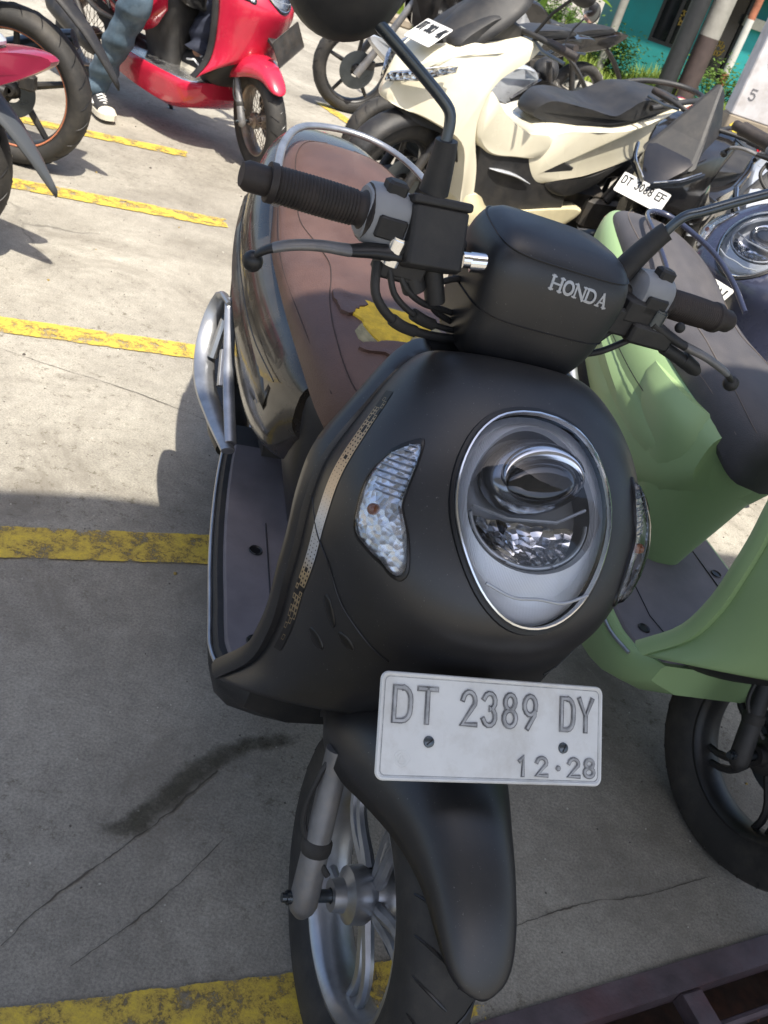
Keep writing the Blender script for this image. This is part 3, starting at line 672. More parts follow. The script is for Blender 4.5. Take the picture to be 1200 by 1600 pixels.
    def seat_pt(x, q):   # q -1..1 across
        zt, zs, hw = hermite(KS, -x); a = q * PI / 2; return V(x, hw * sup(math.sin(a), .8), zs + (zt - zs) * abs(math.cos(a)) ** .62)
    mb = MB(); rg = []
    for xx in np.concatenate([np.linspace(.485, .56, 8), np.linspace(.575, 1.36, 42), np.linspace(1.375, 1.42, 6)]):
        top = [seat_pt(-xx, q) for q in np.linspace(-1, 1, 33)]; zt, zs, hw = hermite(KS, xx)
        rg.append(top + [V(-xx, hw * .9, zs - .015), V(-xx, 0, zs - .02), V(-xx, -hw * .9, zs - .015)])
    mb.loft(rg); seat = mb.build('seat', P['seat'], root)
    if detail:
        mb = MB()
        for sg in (-1, 1):
            mb.tube(curve([seat_pt(x, sg * q) + V(0, 0, .0008) for x, q in ((-.49, .45), (-.53, .52), (-.62, .50), (-.72, .42), (-.80, .33), (-.86, .30), (-.92, .36), (-1.0, .50), (-1.12, .56), (-1.25, .55), (-1.34, .42), (-1.38, .15))], 70), .0010, 6)
            mb.tube(curve([seat_pt(x, sg * q) + V(0, 0, .0008) for x, q in ((-.54, .80), (-.66, .82), (-.9, .84), (-1.1, .84), (-1.3, .82))], 40), .0008, 6)
        mb.build('seat_seam', P.get('stitch', M_stitch), seat)
    if foam:
        def patch(nm, ctr, rad, m_, off, seed, k=26, edge=None):
            r2 = random.Random(seed); rr = [1 + .22 * math.sin(3 * i * 2 * PI / k + seed) + r2.uniform(-.10, .10) for i in range(k)]
            rings = []
            for q, o in ((1, -.0015), (.97, off), (.7, off * 1.1), (.4, off * .8), (.1, off * .8)):
                rings.append([seat_pt(ctr[0] + rad[0] * rr[i] * q * math.cos(2 * PI * i / k), (ctr[1] + rad[1] * rr[i] * q * math.sin(2 * PI * i / k))) + V(.15, 0, 1) * o for i in range(k)])
            b = MB(); b.loft(rings, True, False, True); return b.build(nm, m_, seat)
        patch('torn_backing', (-.655, .10), (.062, .40), M_torn, .0012, 4)
        patch('exposed_foam', (-.672, -.06), (.058, .25), M_foam, .0035, 2)
        patch('leather_flap', (-.592, -.06), (.018, .22), P['seat'], .0050, 6)
        patch('leather_flap', (-.715, -.28), (.038, .12), P['seat'], .0055, 9)
    # --- grab rail, tail light, hugger, rear wheel, engine
    mb = MB(); mb.tube(curve([(-1.0, -.178, .775), (-1.10, -.172, .808), (-1.22, -.150, .832), (-1.34, -.10, .842), (-1.40, -.02, .845), (-1.405, .06, .845), (-1.35, .125, .84), (-1.22, .165, .830), (-1.10, .178, .806), (-1.0, .18, .775)], 50), .0085, 12, flat=.8); mb.build('grab_rail', P.get('rail', M_alloy), root)
    mb = MB(); mb.sphere((-1.57, 0, .75), .055, 16, (.7, 1.3, .8)); mb.build('tail_light', M_redlens, root)
    wheel(root, (-1.251, 0, .25), .25, .052, .157, None, P.get('rim', M_alloy), wstyle, disc=0, detail=detail)
    mb = MB(); mb.box((-.98, .09, .27), (.22, .05, .07), ch=.03); mb.box((-1.18, .13, .25), (.10, .03, .075), ch=.025); mb.cyl((-.93, -.10, .30), (-.93, .02, .30), .06); mb.tube([(-.80, 0, .28), (-.95, 0, .30), (-1.15, 0, .38), (-1.25, 0, .5)], .05, 12); mb.build('engine', M_engine, root)
    mb = MB(); mb.tube(curve([(-.86, -.09, .24), (-.95, -.12, .20), (-1.08, -.135, .22)], 8), .018, 10); mb.tube(curve([(-1.02, -.135, .22), (-1.1, -.14, .25), (-1.35, -.145, .33), (-1.42, -.145, .36)], 10), [.03, .045, .05, .052, .052, .052, .052, .05, .048, .03], 16); mb.build('exhaust', M_blkalloy, root)
    mb = MB(); mb.tube([(-1.13, -.15, .32), (-1.3, -.16, .52), (-1.36, -.15, .62)], .018, 10); mb.tube([(-1.13, .15, .32), (-1.3, .16, .52), (-1.36, .15, .62)], .018, 10); mb.build('shock_absorber', M_plastic, root)
    # passenger foot pegs: silver brackets
    for sg in (-1, 1):
        mb = MB()
        Z = [(-.70, .205, .425), (-.82, .222, .420), (-.93, .236, .425), (-1.01, .238, .455), (-1.055, .232, .505), (-1.05, .222, .555), (-1.00, .210, .560)]
        mb.tube(curve([(x, sg * y, z) for x, y, z in Z], 26), [.013 + .009 * math.sin(PI * i / 25) for i in range(26)], 10, flat=.5)
        mb.tube(curve([(-.72, sg * .200, .43), (-.84, sg * .206, .475), (-.95, sg * .210, .53), (-1.02, sg * .212, .565)], 16), .011, 10, flat=.6)
        mb.tube([(-.88, sg * .212, .45), (-.93, sg * .214, .50)], .009, 8); mb.tube([(-.98, sg * .225, .455), (-1.0, sg * .215, .53)], .010, 8)
        mb.build('passenger_footrest', M_alloy if detail else M_blkalloy, root)
    # side stand
    mb = MB(); mb.tube([(-.82, .10, .20), (-.84, .19, .09), (-.86, .265, .015)], .011, 10); mb.box((-.865, .27, .006), (.025, .015, .006), ch=.002); mb.build('side_stand', M_steel, root)
    return root

def decal_material():
    if 'decal' in MATS: return MATS['decal']
    m = bpy.data.materials.new('edge_decal_print'); m.use_nodes = True; t = m.node_tree; b = t.nodes['Principled BSDF']; N = t.nodes.new; L = t.links.new
    b.inputs['Roughness'].default_value = .35; b.inputs['Metallic'].default_value = .55
    tc = N('ShaderNodeUVMap'); tc.uv_map = 'uv'; sx = N('ShaderNodeSeparateXYZ'); L(tc.outputs[0], sx.inputs[0])
    def mth(op, a, bb=None, c=None):
        n = N('ShaderNodeMath'); n.operation = op
        for i, v in enumerate((a, bb, c)):
            if v is None: continue
            if hasattr(v, 'links') or hasattr(v, 'is_output'): L(v, n.inputs[i])
            else: n.inputs[i].default_value = v
        return n.outputs[0]
    u, v = sx.outputs[0], sx.outputs[1]
    gu = mth('MULTIPLY', u, 62); gv = mth('MULTIPLY', v, 3.0)
    fu = mth('ABSOLUTE', mth('SUBTRACT', mth('FRACT', gu), .5)); fv = mth('ABSOLUTE', mth('SUBTRACT', mth('FRACT', gv), .5))
    edge = mth('ABSOLUTE', mth('MULTIPLY', mth('SUBTRACT', u, .5), 2))       # 0 middle, 1 at the ends
    hole = mth('MULTIPLY', mth('SUBTRACT', edge, .02), .40)                    # hole half size grows to the ends
    inh = mth('LESS_THAN', mth('MAXIMUM', fu, fv), mth('MAXIMUM', hole, .07))
    cell = N('ShaderNodeCombineXYZ'); L(mth('FLOOR', gu), cell.inputs[0]); L(mth('FLOOR', gv), cell.inputs[1])
    wn = N('ShaderNodeTexWhiteNoise'); L(cell.outputs[0], wn.inputs[0])
    drop = mth('LESS_THAN', wn.outputs['Value'], mth('MULTIPLY', mth('POWER', edge, 4), .9))
    off = mth('MAXIMUM', inh, drop)
    cr = N('ShaderNodeValToRGB'); e = cr.color_ramp.elements
    e[0].position = .0; e[0].color = (.16, .12, .07, 1); e[1].position = 1; e[1].color = (.17, .12, .06, 1)
    for p, c in ((.3, (.50, .37, .24, 1)), (.45, (.55, .46, .36, 1)), (.56, (.62, .65, .7, 1)), (.70, (.6, .63, .68, 1)), (.76, (.50, .38, .22, 1))):
        q = e.new(p); q.color = c
    L(u, cr.inputs[0]); mx = N('ShaderNodeMix'); mx.data_type = 'RGBA'; L(off, mx.inputs[0]); L(cr.outputs[0], mx.inputs[6]); mx.inputs[7].default_value = (.013, .0135, .016, 1)
    L(mx.outputs[2], b.inputs['Base Color']); MATS['decal'] = m; return m

def build_plate(root, pl, px=.0388, pz=.6084, tilt=.844, w=.275, h=.11, S=None, roll=0.0, name='license_plate', off_y=0.0):
    ct, st = math.cos(tilt), math.sin(tilt)
    def fr(a, b, n):   # a right in view (= +y), b up, n out
        a2 = a * math.cos(roll) - b * math.sin(roll); b2 = a * math.sin(roll) + b * math.cos(roll)
        p = V(px - st * b2 + ct * n, off_y + a2, pz + ct * b2 + st * n)
        return S(p) if S is not None else p
    W, H = w / 2, h / 2
    def rr(ix, r, n=6):
        out = []
        for cx, cy, a0 in ((W - ix - r, H - ix - r, 0), (-W + ix + r, H - ix - r, 90), (-W + ix + r, -H + ix + r, 180), (W - ix - r, -H + ix + r, 270)):
            out += [(cx + r * math.cos(math.radians(a0 + 90 * k / n)), cy + r * math.sin(math.radians(a0 + 90 * k / n))) for k in range(n + 1)]
        return out
    mb = MB()
    prof = [(0, .009, -.0008), (0, .009, .0006), (.0012, .008, .0022), (.0030, .007, .0022), (.0044, .006, .0008)]
    mb.loft([[fr(a, b, n) for a, b in rr(i, r)] for i, r, n in prof], True, True, True)
    bg_, fg = (M_plate, M_text) if pl.get('style') != 'black' else (M_platebk, M_textwh)
    if pl.get('style') == 'grey': bg_ = M_engine
    o = mb.build(name, bg_, root)
    if pl.get('hero'):
        rim = MB(); rim.loft([[fr(a, b, n) for a, b in rr(i, r)] for i, r, n in ((.0046, .006, .0008), (.0052, .0055, .0011), (.0058, .005, .0008))], True, False, False); rim.build('pressed_rim', M_textface, o)
    L = MB(); T = MB()
    for txt, x, y, cw, hh, gap, wd in pl['text']:
        text_mb(L, txt, fr, x * w - W, H - y * h - hh * h, cw * w, hh * h, gap * w, wd * h, .0007, .0022)
        if pl.get('hero'): text_mb(T, txt, fr, x * w - W, H - y * h - hh * h, cw * w, hh * h, gap * w, wd * h * .5, .0020, .0028)
    if L.v: L.build('plate_lettering', fg if pl.get('hero') else (M_textdk if pl.get('style') != 'black' else M_textwh), o, smooth=False)
    if pl.get('hero'):
        T.build('letter_face', M_textface, o, smooth=False)
        for a, b, r in ((.212, .635, .7), (.812, .635, 1.1)):
            cx, cy = a * w - W, H - b * h; sc = MB()
            p0 = fr(cx, cy, 0); ax_ = fr(cx, cy, 1) - p0
            sc.lathe([(.0, .0042), (.003, .0040), (.0056, .0028), (.0062, .0008)], p0, ax_, 20)
            so_ = sc.build('plate_screw', M_steel, o); sl = MB(); d = (math.cos(r), math.sin(r)); n_ = (-d[1], d[0])
            q = [(cx + d[0] * i * .0045 + n_[0] * j * .0006, cy + d[1] * i * .0045 + n_[1] * j * .0006) for i, j in ((-1, -1), (1, -1), (1, 1), (-1, 1))]
            sl.prism(q, fr, .0036, .0045); sl.build('screw_slot', M_dark, so_)
        em = MB(); cx, cy = .105 * w - W, H - .80 * h
        for r in (.0085, .0055):
            em.tube([fr(cx + r * math.cos(a) * (1 + .08 * math.cos(5 * a)), cy + r * math.sin(a), .0007) for a in np.linspace(0, 2 * PI, 33)], .0004, 5)
        em.tube([fr(cx - .004, cy - .003, .0007), fr(cx, cy + .004, .0007), fr(cx + .004, cy - .003, .0007)], .0004, 5)
        em.build('embossed_seal', M_plate, o)
    return o

def wheel(root, c, R, hw, rim_r, F, rim_m, style='scoot', disc=.1, detail=True, stripe=None, name='wheel', tread=True):
    c = V(*c); n = 96 if detail else 48
    def T(x, y, z): return c + V(x, y, z)
    # tyre with grooves pressed in
    prof = []
    K = [(rim_r, -hw * .62), (rim_r + .006, -hw * .80), (rim_r + .02, -hw * .96), ((rim_r + R) / 2, -hw * 1.0), (R - .022, -hw * .93), (R - .010, -hw * .72), (R - .003, -hw * .40), (R, 0)]
    K = K + [(r, -y) for r, y in K[-2::-1]]
    mb = MB(F); vs = []; k = len(K)
    for i in range(n):
        a = 2 * PI * i / n
        for j, (r, y) in enumerate(K):
            rr = r
            vs.append(T(rr * math.cos(a), y, rr * math.sin(a)))
    fs = [(i * k + q, ((i + 1) % n) * k + q, ((i + 1) % n) * k + q + 1, i * k + q + 1) for i in range(n) for q in range(k - 1)]
    mb.add(vs, fs); ty = mb.build('wheel', M_rubber, root)
    ty.name = 'wheel'
    if tread:
        g = MB(F); m_ = 34 if detail else 22
        for i in range(m_):
            for sg in (-1, 1):
                a = 2 * PI * (i + (.5 if sg > 0 else 0)) / m_
                pts = []
                for q in np.linspace(.12, .92, 6):
                    y = sg * hw * q; r = np.interp(q, [0, .4, .72, .93], [R, R - .003, R - .010, R - .022]); aa = a + (.16 * q)
                    pts.append(T((r + .0004) * math.cos(aa), y, (r + .0004) * math.sin(aa)))
                g.tube(pts, [.0012, .0019, .0019, .0019, .0017, .001], 5)
        g.build('tread_groove', M_dark, ty)
    mb = MB(F)
    rp = [(rim_r + .001, -hw * .66), (rim_r + .003, -hw * .72), (rim_r - .002, -hw * .74), (rim_r - .008, -hw * .66), (rim_r - .013, -hw * .45), (rim_r - .015, 0), (rim_r - .013, hw * .45), (rim_r - .008, hw * .66), (rim_r - .002, hw * .74), (rim_r + .003, hw * .72), (rim_r + .001, hw * .66)]
    mb.lathe([(r, y) for r, y in rp], c, (0, 1, 0), 64)
    rm = mb.build('rim', rim_m, ty)
    if stripe:
        s2 = MB(F)
        for sg in (-1, 1): s2.lathe([(rim_r - .001, sg * hw * .745), (rim_r - .007, sg * hw * .69)], c, (0, 1, 0), 64)
        s2.build('rim_stripe', stripe, rm)
    sp = MB(F); ns = 5 if style == 'scoot' else (8 if style == 'wire' else 5)
    if style == 'wire':
        for i in range(36):
            a = 2 * PI * i / 36; b = a + (.35 if i % 2 else -.35); sg = 1 if i % 4 < 2 else -1
            sp.tube([T(.03 * math.cos(b), sg * .025, .03 * math.sin(b)), T((rim_r - .012) * math.cos(a), 0, (rim_r - .012) * math.sin(a))], .0016, 5)
    else:
        for i in range(ns):
            a0 = 2 * PI * i / ns + .3
            for d in ((-.13, .13) if style == 'scoot' else (0,)):
                pts = []; rs = []
                for q in np.linspace(0, 1, 7):
                    r = .030 + (rim_r - .012 - .030) * q; a = a0 + d * (1 - .2 * q) + .18 * math.sin(q * PI) * (1 if style == 'scoot' else 0)
                    pts.append(T(r * math.cos(a), .010 * (1 - q) * 0, r * math.sin(a))); rs.append((.0085 if style == 'scoot' else .014) * (1.15 - .3 * q))
                sp.tube(pts, rs, 8, flat=1.0, up=(0, 1, 0))
    sp.build('spokes', rim_m, rm)
    hb = MB(F); hb.lathe([(.010, -hw * 1.25), (.020, -hw * 1.25), (.022, -hw * .9), (.036, -hw * .75), (.038, -hw * .3), (.030, 0), (.038, hw * .3), (.036, hw * .75), (.022, hw * .9), (.020, hw * 1.25), (.010, hw * 1.25)], c, (0, 1, 0), 28); hb.build('hub', rim_m, rm)
    if disc:
        d = MB(F)
        d.lathe([(.045, hw * 1.02), (disc, hw * 1.02), (disc, hw * 1.10), (.045, hw * 1.10), (.045, hw * 1.02)], c, (0, 1, 0), 48)
        d.build('brake_disc', M_steel, rm)
        q = MB(F); q.box(c + V(-.075, hw * 1.15 + .01, .055), (.03, .022, .028), ch=.006); q.build('brake_caliper', M_blkalloy, root)
    return ty
# ---------------------------------------------------------------- ground, markings
def ground_material():
    m = bpy.data.materials.new('weathered_concrete'); m.use_nodes = True; t = m.node_tree; b = t.nodes['Principled BSDF']; N = t.nodes.new; L = t.links.new
    g = N('ShaderNodeNewGeometry'); P = g.outputs['Position']
    def noise(s, d=6, r=.55, dist=0):
        n = N('ShaderNodeTexNoise'); n.inputs['Scale'].default_value = s; n.inputs['Detail'].default_value = d; n.inputs['Roughness'].default_value = r; n.inputs['Distortion'].default_value = dist; L(P, n.inputs['Vector']); return n.outputs['Fac']
    def ramp(f, a, b_, ca, cb):
        c = N('ShaderNodeValToRGB'); c.color_ramp.elements[0].position = a; c.color_ramp.elements[1].position = b_; c.color_ramp.elements[0].color = (*ca, 1); c.color_ramp.elements[1].color = (*cb, 1); L(f, c.inputs[0]); return c.outputs[0]
    def mix(f, a, b_, mode='MIX', fac=None):
        x = N('ShaderNodeMix'); x.data_type = 'RGBA'; x.blend_type = mode
        if f is not None: L(f, x.inputs[0])
        else: x.inputs[0].default_value = fac
        for i, q in ((6, a), (7, b_)):
            if isinstance(q, tuple): x.inputs[i].default_value = (*q, 1)
            else: L(q, x.inputs[i])
        return x.outputs[2]
    c = ramp(noise(1.3, 7, .65), .35, .68, (.205, .188, .158), (.395, .370, .316))
    c = mix(None, c, ramp(noise(26, 8, .75), .33, .68, (.84, .84, .84), (1.10, 1.10, 1.09)), 'MULTIPLY', 1)
    c = mix(None, c, ramp(noise(210, 4, .8), .36, .62, (.62, .62, .62), (1.22, 1.22, 1.22)), 'MULTIPLY', .8)
    st = ramp(noise(2.2, 10, .74, .6), .52, .66, (0, 0, 0), (.85, .85, .85)); c = mix(st, c, (.175, .158, .13)); sp = ramp(noise(34, 6, .85), .55, .62, (0, 0, 0), (1, 1, 1)); spg = ramp(noise(1.6, 4), .44, .58, (.12, .12, .12), (.9, .9, .9)); c = mix(mix(None, sp, spg, 'MULTIPLY', 1), c, (.12, .105, .08))
    st2 = ramp(noise(7, 8, .8, .3), .62, .74, (0, 0, 0), (.7, .7, .7)); c = mix(st2, c, (.40, .385, .35))
    # fine cracks
    v = N('ShaderNodeTexVoronoi'); v.feature = 'DISTANCE_TO_EDGE'; v.inputs['Scale'].default_value = .75
    dn = N('ShaderNodeTexNoise'); dn.inputs['Scale'].default_value = 2.2; dn.inputs['Detail'].default_value = 8; L(P, dn.inputs['Vector'])
    ad = N('ShaderNodeVectorMath'); ad.operation = 'MULTIPLY_ADD'; L(dn.outputs['Color'], ad.inputs[0]); ad.inputs[1].default_value = (.5, .5, .5); L(P, ad.inputs[2]); L(ad.outputs[0], v.inputs['Vector'])
    ck = ramp(v.outputs['Distance'], .002, .007, (1, 1, 1), (0, 0, 0)); gate = ramp(noise(.9, 3), .55, .66, (0, 0, 0), (.6, .6, .6)); ck2 = mix(None, ck, gate, 'MULTIPLY', 1)
    c = mix(ck2, c, (.06, .055, .045)); L(c, b.inputs['Base Color'])
    # gravelly specks
    b.inputs['Roughness'].default_value = .9; b.inputs['Specular IOR Level'].default_value = .25
    bp = N('ShaderNodeBump'); bp.inputs['Strength'].default_value = .5; bp.inputs['Distance'].default_value = .003; L(noise(120, 8, .85), bp.inputs['Height'])
    bp2 = N('ShaderNodeBump'); bp2.inputs['Strength'].default_value = .5; bp2.inputs['Distance'].default_value = .01; bp2.invert = True; L(ck2, bp2.inputs['Height']); L(bp.outputs[0], bp2.inputs['Normal']); L(bp2.outputs[0], b.inputs['Normal'])
    return m
M_ground = ground_material()
def paint_material(name='worn_yellow_line_paint', base=(.72, .53, .045), wear=.5):
    m = bpy.data.materials.new(name); m.use_nodes = True; t = m.node_tree; b = t.nodes['Principled BSDF']; N = t.nodes.new; L = t.links.new
    g = N('ShaderNodeNewGeometry')
    n = N('ShaderNodeTexNoise'); n.inputs['Scale'].default_value = 16; n.inputs['Detail'].default_value = 10; n.inputs['Roughness'].default_value = .8; L(g.outputs['Position'], n.inputs['Vector'])
    n2 = N('ShaderNodeTexNoise'); n2.inputs['Scale'].default_value = 150; n2.inputs['Detail'].default_value = 5; n2.inputs['Roughness'].default_value = .8; L(g.outputs['Position'], n2.inputs['Vector'])
    a = N('ShaderNodeMath'); a.operation = 'MULTIPLY_ADD'; L(n2.outputs['Fac'], a.inputs[0]); a.inputs[1].default_value = .45; L(n.outputs['Fac'], a.inputs[2])
    c = N('ShaderNodeValToRGB'); c.color_ramp.elements[0].position = .50; c.color_ramp.elements[1].position = .82; c.color_ramp.elements[0].color = (*base, 1); c.color_ramp.elements[1].color = (base[0] * .45, base[1] * .42, .06, 1); L(a.outputs[0], c.inputs[0])
    tr = N('ShaderNodeBsdfTransparent'); ms = N('ShaderNodeMixShader')
    al = N('ShaderNodeValToRGB'); al.color_ramp.elements[0].position = .80 - wear * .08; al.color_ramp.elements[1].position = .92 - wear * .06; L(a.outputs[0], al.inputs[0])
    # frayed outline from uv: distance to the edge
    uv = N('ShaderNodeUVMap'); uv.uv_map = 'uv'; sx = N('ShaderNodeSeparateXYZ'); L(uv.outputs[0], sx.inputs[0])
    ed = N('ShaderNodeMath'); ed.operation = 'MULTIPLY_ADD'; L(n.outputs['Fac'], ed.inputs[0]); ed.inputs[1].default_value = -1.3; L(sx.outputs[1], ed.inputs[2])
    lt = N('ShaderNodeMath'); lt.operation = 'LESS_THAN'; L(ed.outputs[0], lt.inputs[0]); lt.inputs[1].default_value = -.48
    mxx = N('ShaderNodeMath'); mxx.operation = 'MAXIMUM'; L(al.outputs[0], mxx.inputs[0]); L(lt.outputs[0], mxx.inputs[1])
    L(c.outputs[0], b.inputs['Base Color']); b.inputs['Roughness'].default_value = .75
    bp = N('ShaderNodeBump'); bp.inputs['Strength'].default_value = .5; bp.inputs['Distance'].default_value = .003; L(n2.outputs['Fac'], bp.inputs['Height']); L(bp.outputs[0], b.inputs['Normal'])
    L(mxx.outputs[0], ms.inputs[0]); L(b.outputs[0], ms.inputs[1]); L(tr.outputs[0], ms.inputs[2]); L(ms.outputs[0], t.nodes['Material Output'].inputs[0])
    return m
M_line = paint_material(wear=1.0)
def flat(name, quads, m, z, kind='structure', uvv=None):
    me = bpy.data.meshes.new(name); vs = []; fs = []
    for q in quads:
        o = len(vs); vs += [(p[0], p[1], z) for p in q]; fs.append(tuple(range(o, o + len(q))))
    me.from_pydata(vs, [], fs); me.update(); me.materials.append(m)
    for p in me.polygons:
        if p.normal.z < 0: p.flip()
    o = bpy.data.objects.new(name, me); col.objects.link(o); o['kind'] = kind; return o
# frame of the drain grate: far edge through GA, direction ge
GA = V(.30, .631, 0); ge = V(.848, .530, 0); ge /= np.linalg.norm(ge); gn = V(ge[1], -ge[0], 0)       # gn: towards the viewer
def G(a, b, z=0): p = GA + ge * a + gn * b; return (p[0], p[1], z)
A_, B_ = -.6, 1.9; D_ = .36
big = 60
gq = [[G(-big, 0), G(big, 0), G(big, -big), G(-big, -big)], [G(-big, D_), G(-big, big), G(big, big), G(big, D_)], [G(-big, 0), G(A_, 0), G(A_, D_), G(-big, D_)], [G(B_, 0), G(big, 0), G(big, D_), G(B_, D_)]]
flat('ground', gq, M_ground, 0)
M_pit = mat('drain_mud', (.045, .03, .025), .9, noise=.4, nscale=30, bump=.8, bscale=60, dirt=(.12, .05, .03), dirt_amt=.7, dscale=20)
pit = MB(); pit.loft([[G(A_, 0, z), G(B_, 0, z), G(B_, D_, z), G(A_, D_, z)] for z in (0, -.22)], True, False, True); pit.build('drain_channel', M_pit, smooth=False, kind='structure')
# grate
M_grate = mat('rusty_purple_grate_metal', (.085, .065, .072), .55, metal=.3, noise=.35, nscale=18, bump=.5, bscale=120, dirt=(.16, .05, .05), dirt_amt=.45, dscale=6)
gr = empty('drain_grate', G(A_, 0, .0), label='rusty dark metal drain grate with long slots at the bottom right corner', cat='grate')
gi = Matrix.Translation(gr.location).inverted()
def gbar(mb, a0, b0, a1, b1, z0=-.030, z1=.006):
    ps = [V(*G(a0, b0)), V(*G(a1, b0)), V(*G(a1, b1)), V(*G(a0, b1))]; L0 = V(*gr.location)
    k = .003
    c = sum(ps) / 4
    mb.loft([[p - L0 + V(0, 0, z0) for p in ps], [p - L0 + V(0, 0, z1 - k) for p in ps], [p - L0 + (c - p) / np.linalg.norm(c - p) * k * 1.4 + V(0, 0, z1) for p in ps]])
mb = MB(); gbar(mb, A_ + .002, .002, B_ - .002, .046); gbar(mb, A_ + .002, D_ - .060, B_ - .002, D_ - .002); gbar(mb, A_ + .002, .048, A_ + .06, D_ - .062); gbar(mb, B_ - .06, .048, B_ - .002, D_ - .062); mb.build('grate_frame', M_grate, gr, smooth=False)
for a in (.47, .86, 1.25, 1.62):
    mb = MB(); gbar(mb, a, .047, a + .042, D_ - .061, -.028, .004); mb.build('cross_bar', M_grate, gr, smooth=False)
for b in (.105, .165, .225):
    mb = MB(); L0 = V(*gr.location); mb.tube([V(*G(A_ + .05, b, -.016)) - L0, V(*G(B_ - .05, b, -.016)) - L0], .008, 8); mb.build('long_rod', M_grate, gr)
# litter of dead leaves and wood chips in the drain: uncountable
lb = MB(); r3 = random.Random(3)
for i in range(420):
    a, b = r3.uniform(A_, B_), r3.uniform(.07, D_ - .05); z = r3.uniform(-.21, -.19); an = r3.uniform(0, PI); l, ww = r3.uniform(.008, .03), r3.uniform(.003, .009)
    c = V(*G(a, b, z)); d = V(math.cos(an), math.sin(an), r3.uniform(-.3, .3)); e = V(-math.sin(an), math.cos(an), 0)
    lb.add([c - d * l, c - e * ww + V(0, 0, .003), c + d * l, c + e * ww + V(0, 0, .002)], [(0, 1, 2), (0, 2, 3)])
tag(lb.build('leaf_litter', mat('dead_leaves', (.22, .09, .05), .8, noise=.5, nscale=40), smooth=False), kind='stuff')

# yellow lines: (start, end, width)
def stripe(a, b, wd, endfade=0.0):
    a = V(*a, 0); b = V(*b, 0); d = (b - a) / np.linalg.norm(b - a); n = V(-d[1], d[0], 0); L = np.linalg.norm(b - a)
    k = 24; me = bpy.data.meshes.new('parking_line'); vs = []; uv = []; fs = []
    cols = [0, .16, .5, .84, 1]; ev = [0, 1, 1, 1, 0]
    for i in range(k + 1):
        t = i / k
        for j, c in enumerate(cols):
            p = a + d * L * t + n * wd * (c - .5); vs.append((p[0], p[1], .004)); e = ev[j]
            if i in (0, k): e = 0
            uv.append((t, e))
    for i in range(k):
        for j in range(4): q = i * 5 + j; fs.append((q, q + 5, q + 6, q + 1))
    me.from_pydata(vs, [], fs); me.update(); me.materials.append(M_line)
    ul = me.uv_layers.new(name='uv')
    for l in me.loops: ul.data[l.index].uv = uv[l.vertex_index]
    for p in me.polygons:
        if p.normal.z < 0: p.flip()
    o = bpy.data.objects.new('parking_line', me); col.objects.link(o); o['kind'] = 'structure'
stripe((-1.8, -.30), (.38, .735), .115)
stripe((-1.9, .71), (.30, 1.83), .105)
stripe((-2.4, 1.585), (.05, 2.72), .098)
stripe((-2.9, 2.63), (-1.015, 3.515), .115)
stripe((-3.2, 3.40), (-1.48, 4.24), .105)
stripe((-1.35, 6.35), (-.965, 5.96), .10)
# dark damp stain and long cracks, lying on the slab
def stain_material():
    m = bpy.data.materials.new('damp_moss_stain'); m.use_nodes = True; t = m.node_tree; b = t.nodes['Principled BSDF']; N = t.nodes.new; L = t.links.new
    g = N('ShaderNodeNewGeometry'); uv = N('ShaderNodeUVMap'); uv.uv_map = 'uv'; sx = N('ShaderNodeSeparateXYZ'); L(uv.outputs[0], sx.inputs[0])
    n = N('ShaderNodeTexNoise'); n.inputs['Scale'].default_value = 22; n.inputs['Detail'].default_value = 9; n.inputs['Roughness'].default_value = .7; L(g.outputs['Position'], n.inputs['Vector'])
    a = N('ShaderNodeMath'); a.operation = 'MULTIPLY_ADD'; L(n.outputs['Fac'], a.inputs[0]); a.inputs[1].default_value = 2.6; L(sx.outputs[1], a.inputs[2])
    r = N('ShaderNodeMapRange'); r.inputs['From Min'].default_value = 1.55; r.inputs['From Max'].default_value = 2.35; r.inputs['To Max'].default_value = .6; L(a.outputs[0], r.inputs['Value'])
    b.inputs['Base Color'].default_value = (.05, .044, .024, 1); b.inputs['Roughness'].default_value = .8
    tr = N('ShaderNodeBsdfTransparent'); ms = N('ShaderNodeMixShader'); L(r.outputs[0], ms.inputs[0]); L(tr.outputs[0], ms.inputs[1]); L(b.outputs[0], ms.inputs[2]); L(ms.outputs[0], t.nodes['Material Output'].inputs[0]); return m
M_stain = stain_material()
M_crack = mat('crack_dirt', (.085, .075, .06), .95)
def ribbon(name, pts, wds, m, z, seed=1, jit=.3):
    r = random.Random(seed); P = curve(pts, 70); n = len(P); vs = []; fs = []; uv = []; jl = jr = jo = 0.0
    W = np.interp(np.linspace(0, 1, n), np.linspace(0, 1, len(wds)), wds)
    for i, p in enumerate(P):
        d = P[min(i + 1, n - 1)] - P[max(i - 1, 0)]; d /= np.linalg.norm(d); nn = V(-d[1], d[0]); jl = .75 * jl + r.uniform(-jit, jit); jr = .75 * jr + r.uniform(-jit, jit); jo = .8 * jo + r.uniform(-jit, jit); j1 = 1 + jl; j2 = 1 + jr
        off = nn * W[i] * jo
        for c, e in ((-1, 0), (-.35, 1), (.35, 1), (1, 0)):
            q = p + off + nn * W[i] * .5 * c * (j1 if c < 0 else j2); vs.append((q[0], q[1], z)); uv.append((i / n, e * min(1, i / 12, (n - 1 - i) / 12)))
    for i in range(n - 1):
        for j in range(3): q = i * 4 + j; fs.append((q, q + 4, q + 5, q + 1))
    me = bpy.data.meshes.new(name); me.from_pydata(vs, [], fs); me.update(); me.materials.append(m)
    ul = me.uv_layers.new(name='uv')
    for l in me.loops: ul.data[l.index].uv = uv[l.vertex_index]
    for p in me.polygons:
        if p.normal.z < 0: p.flip()
    o = bpy.data.objects.new(name, me); col.objects.link(o); o['kind'] = 'structure'
GND = lambda u, v: None
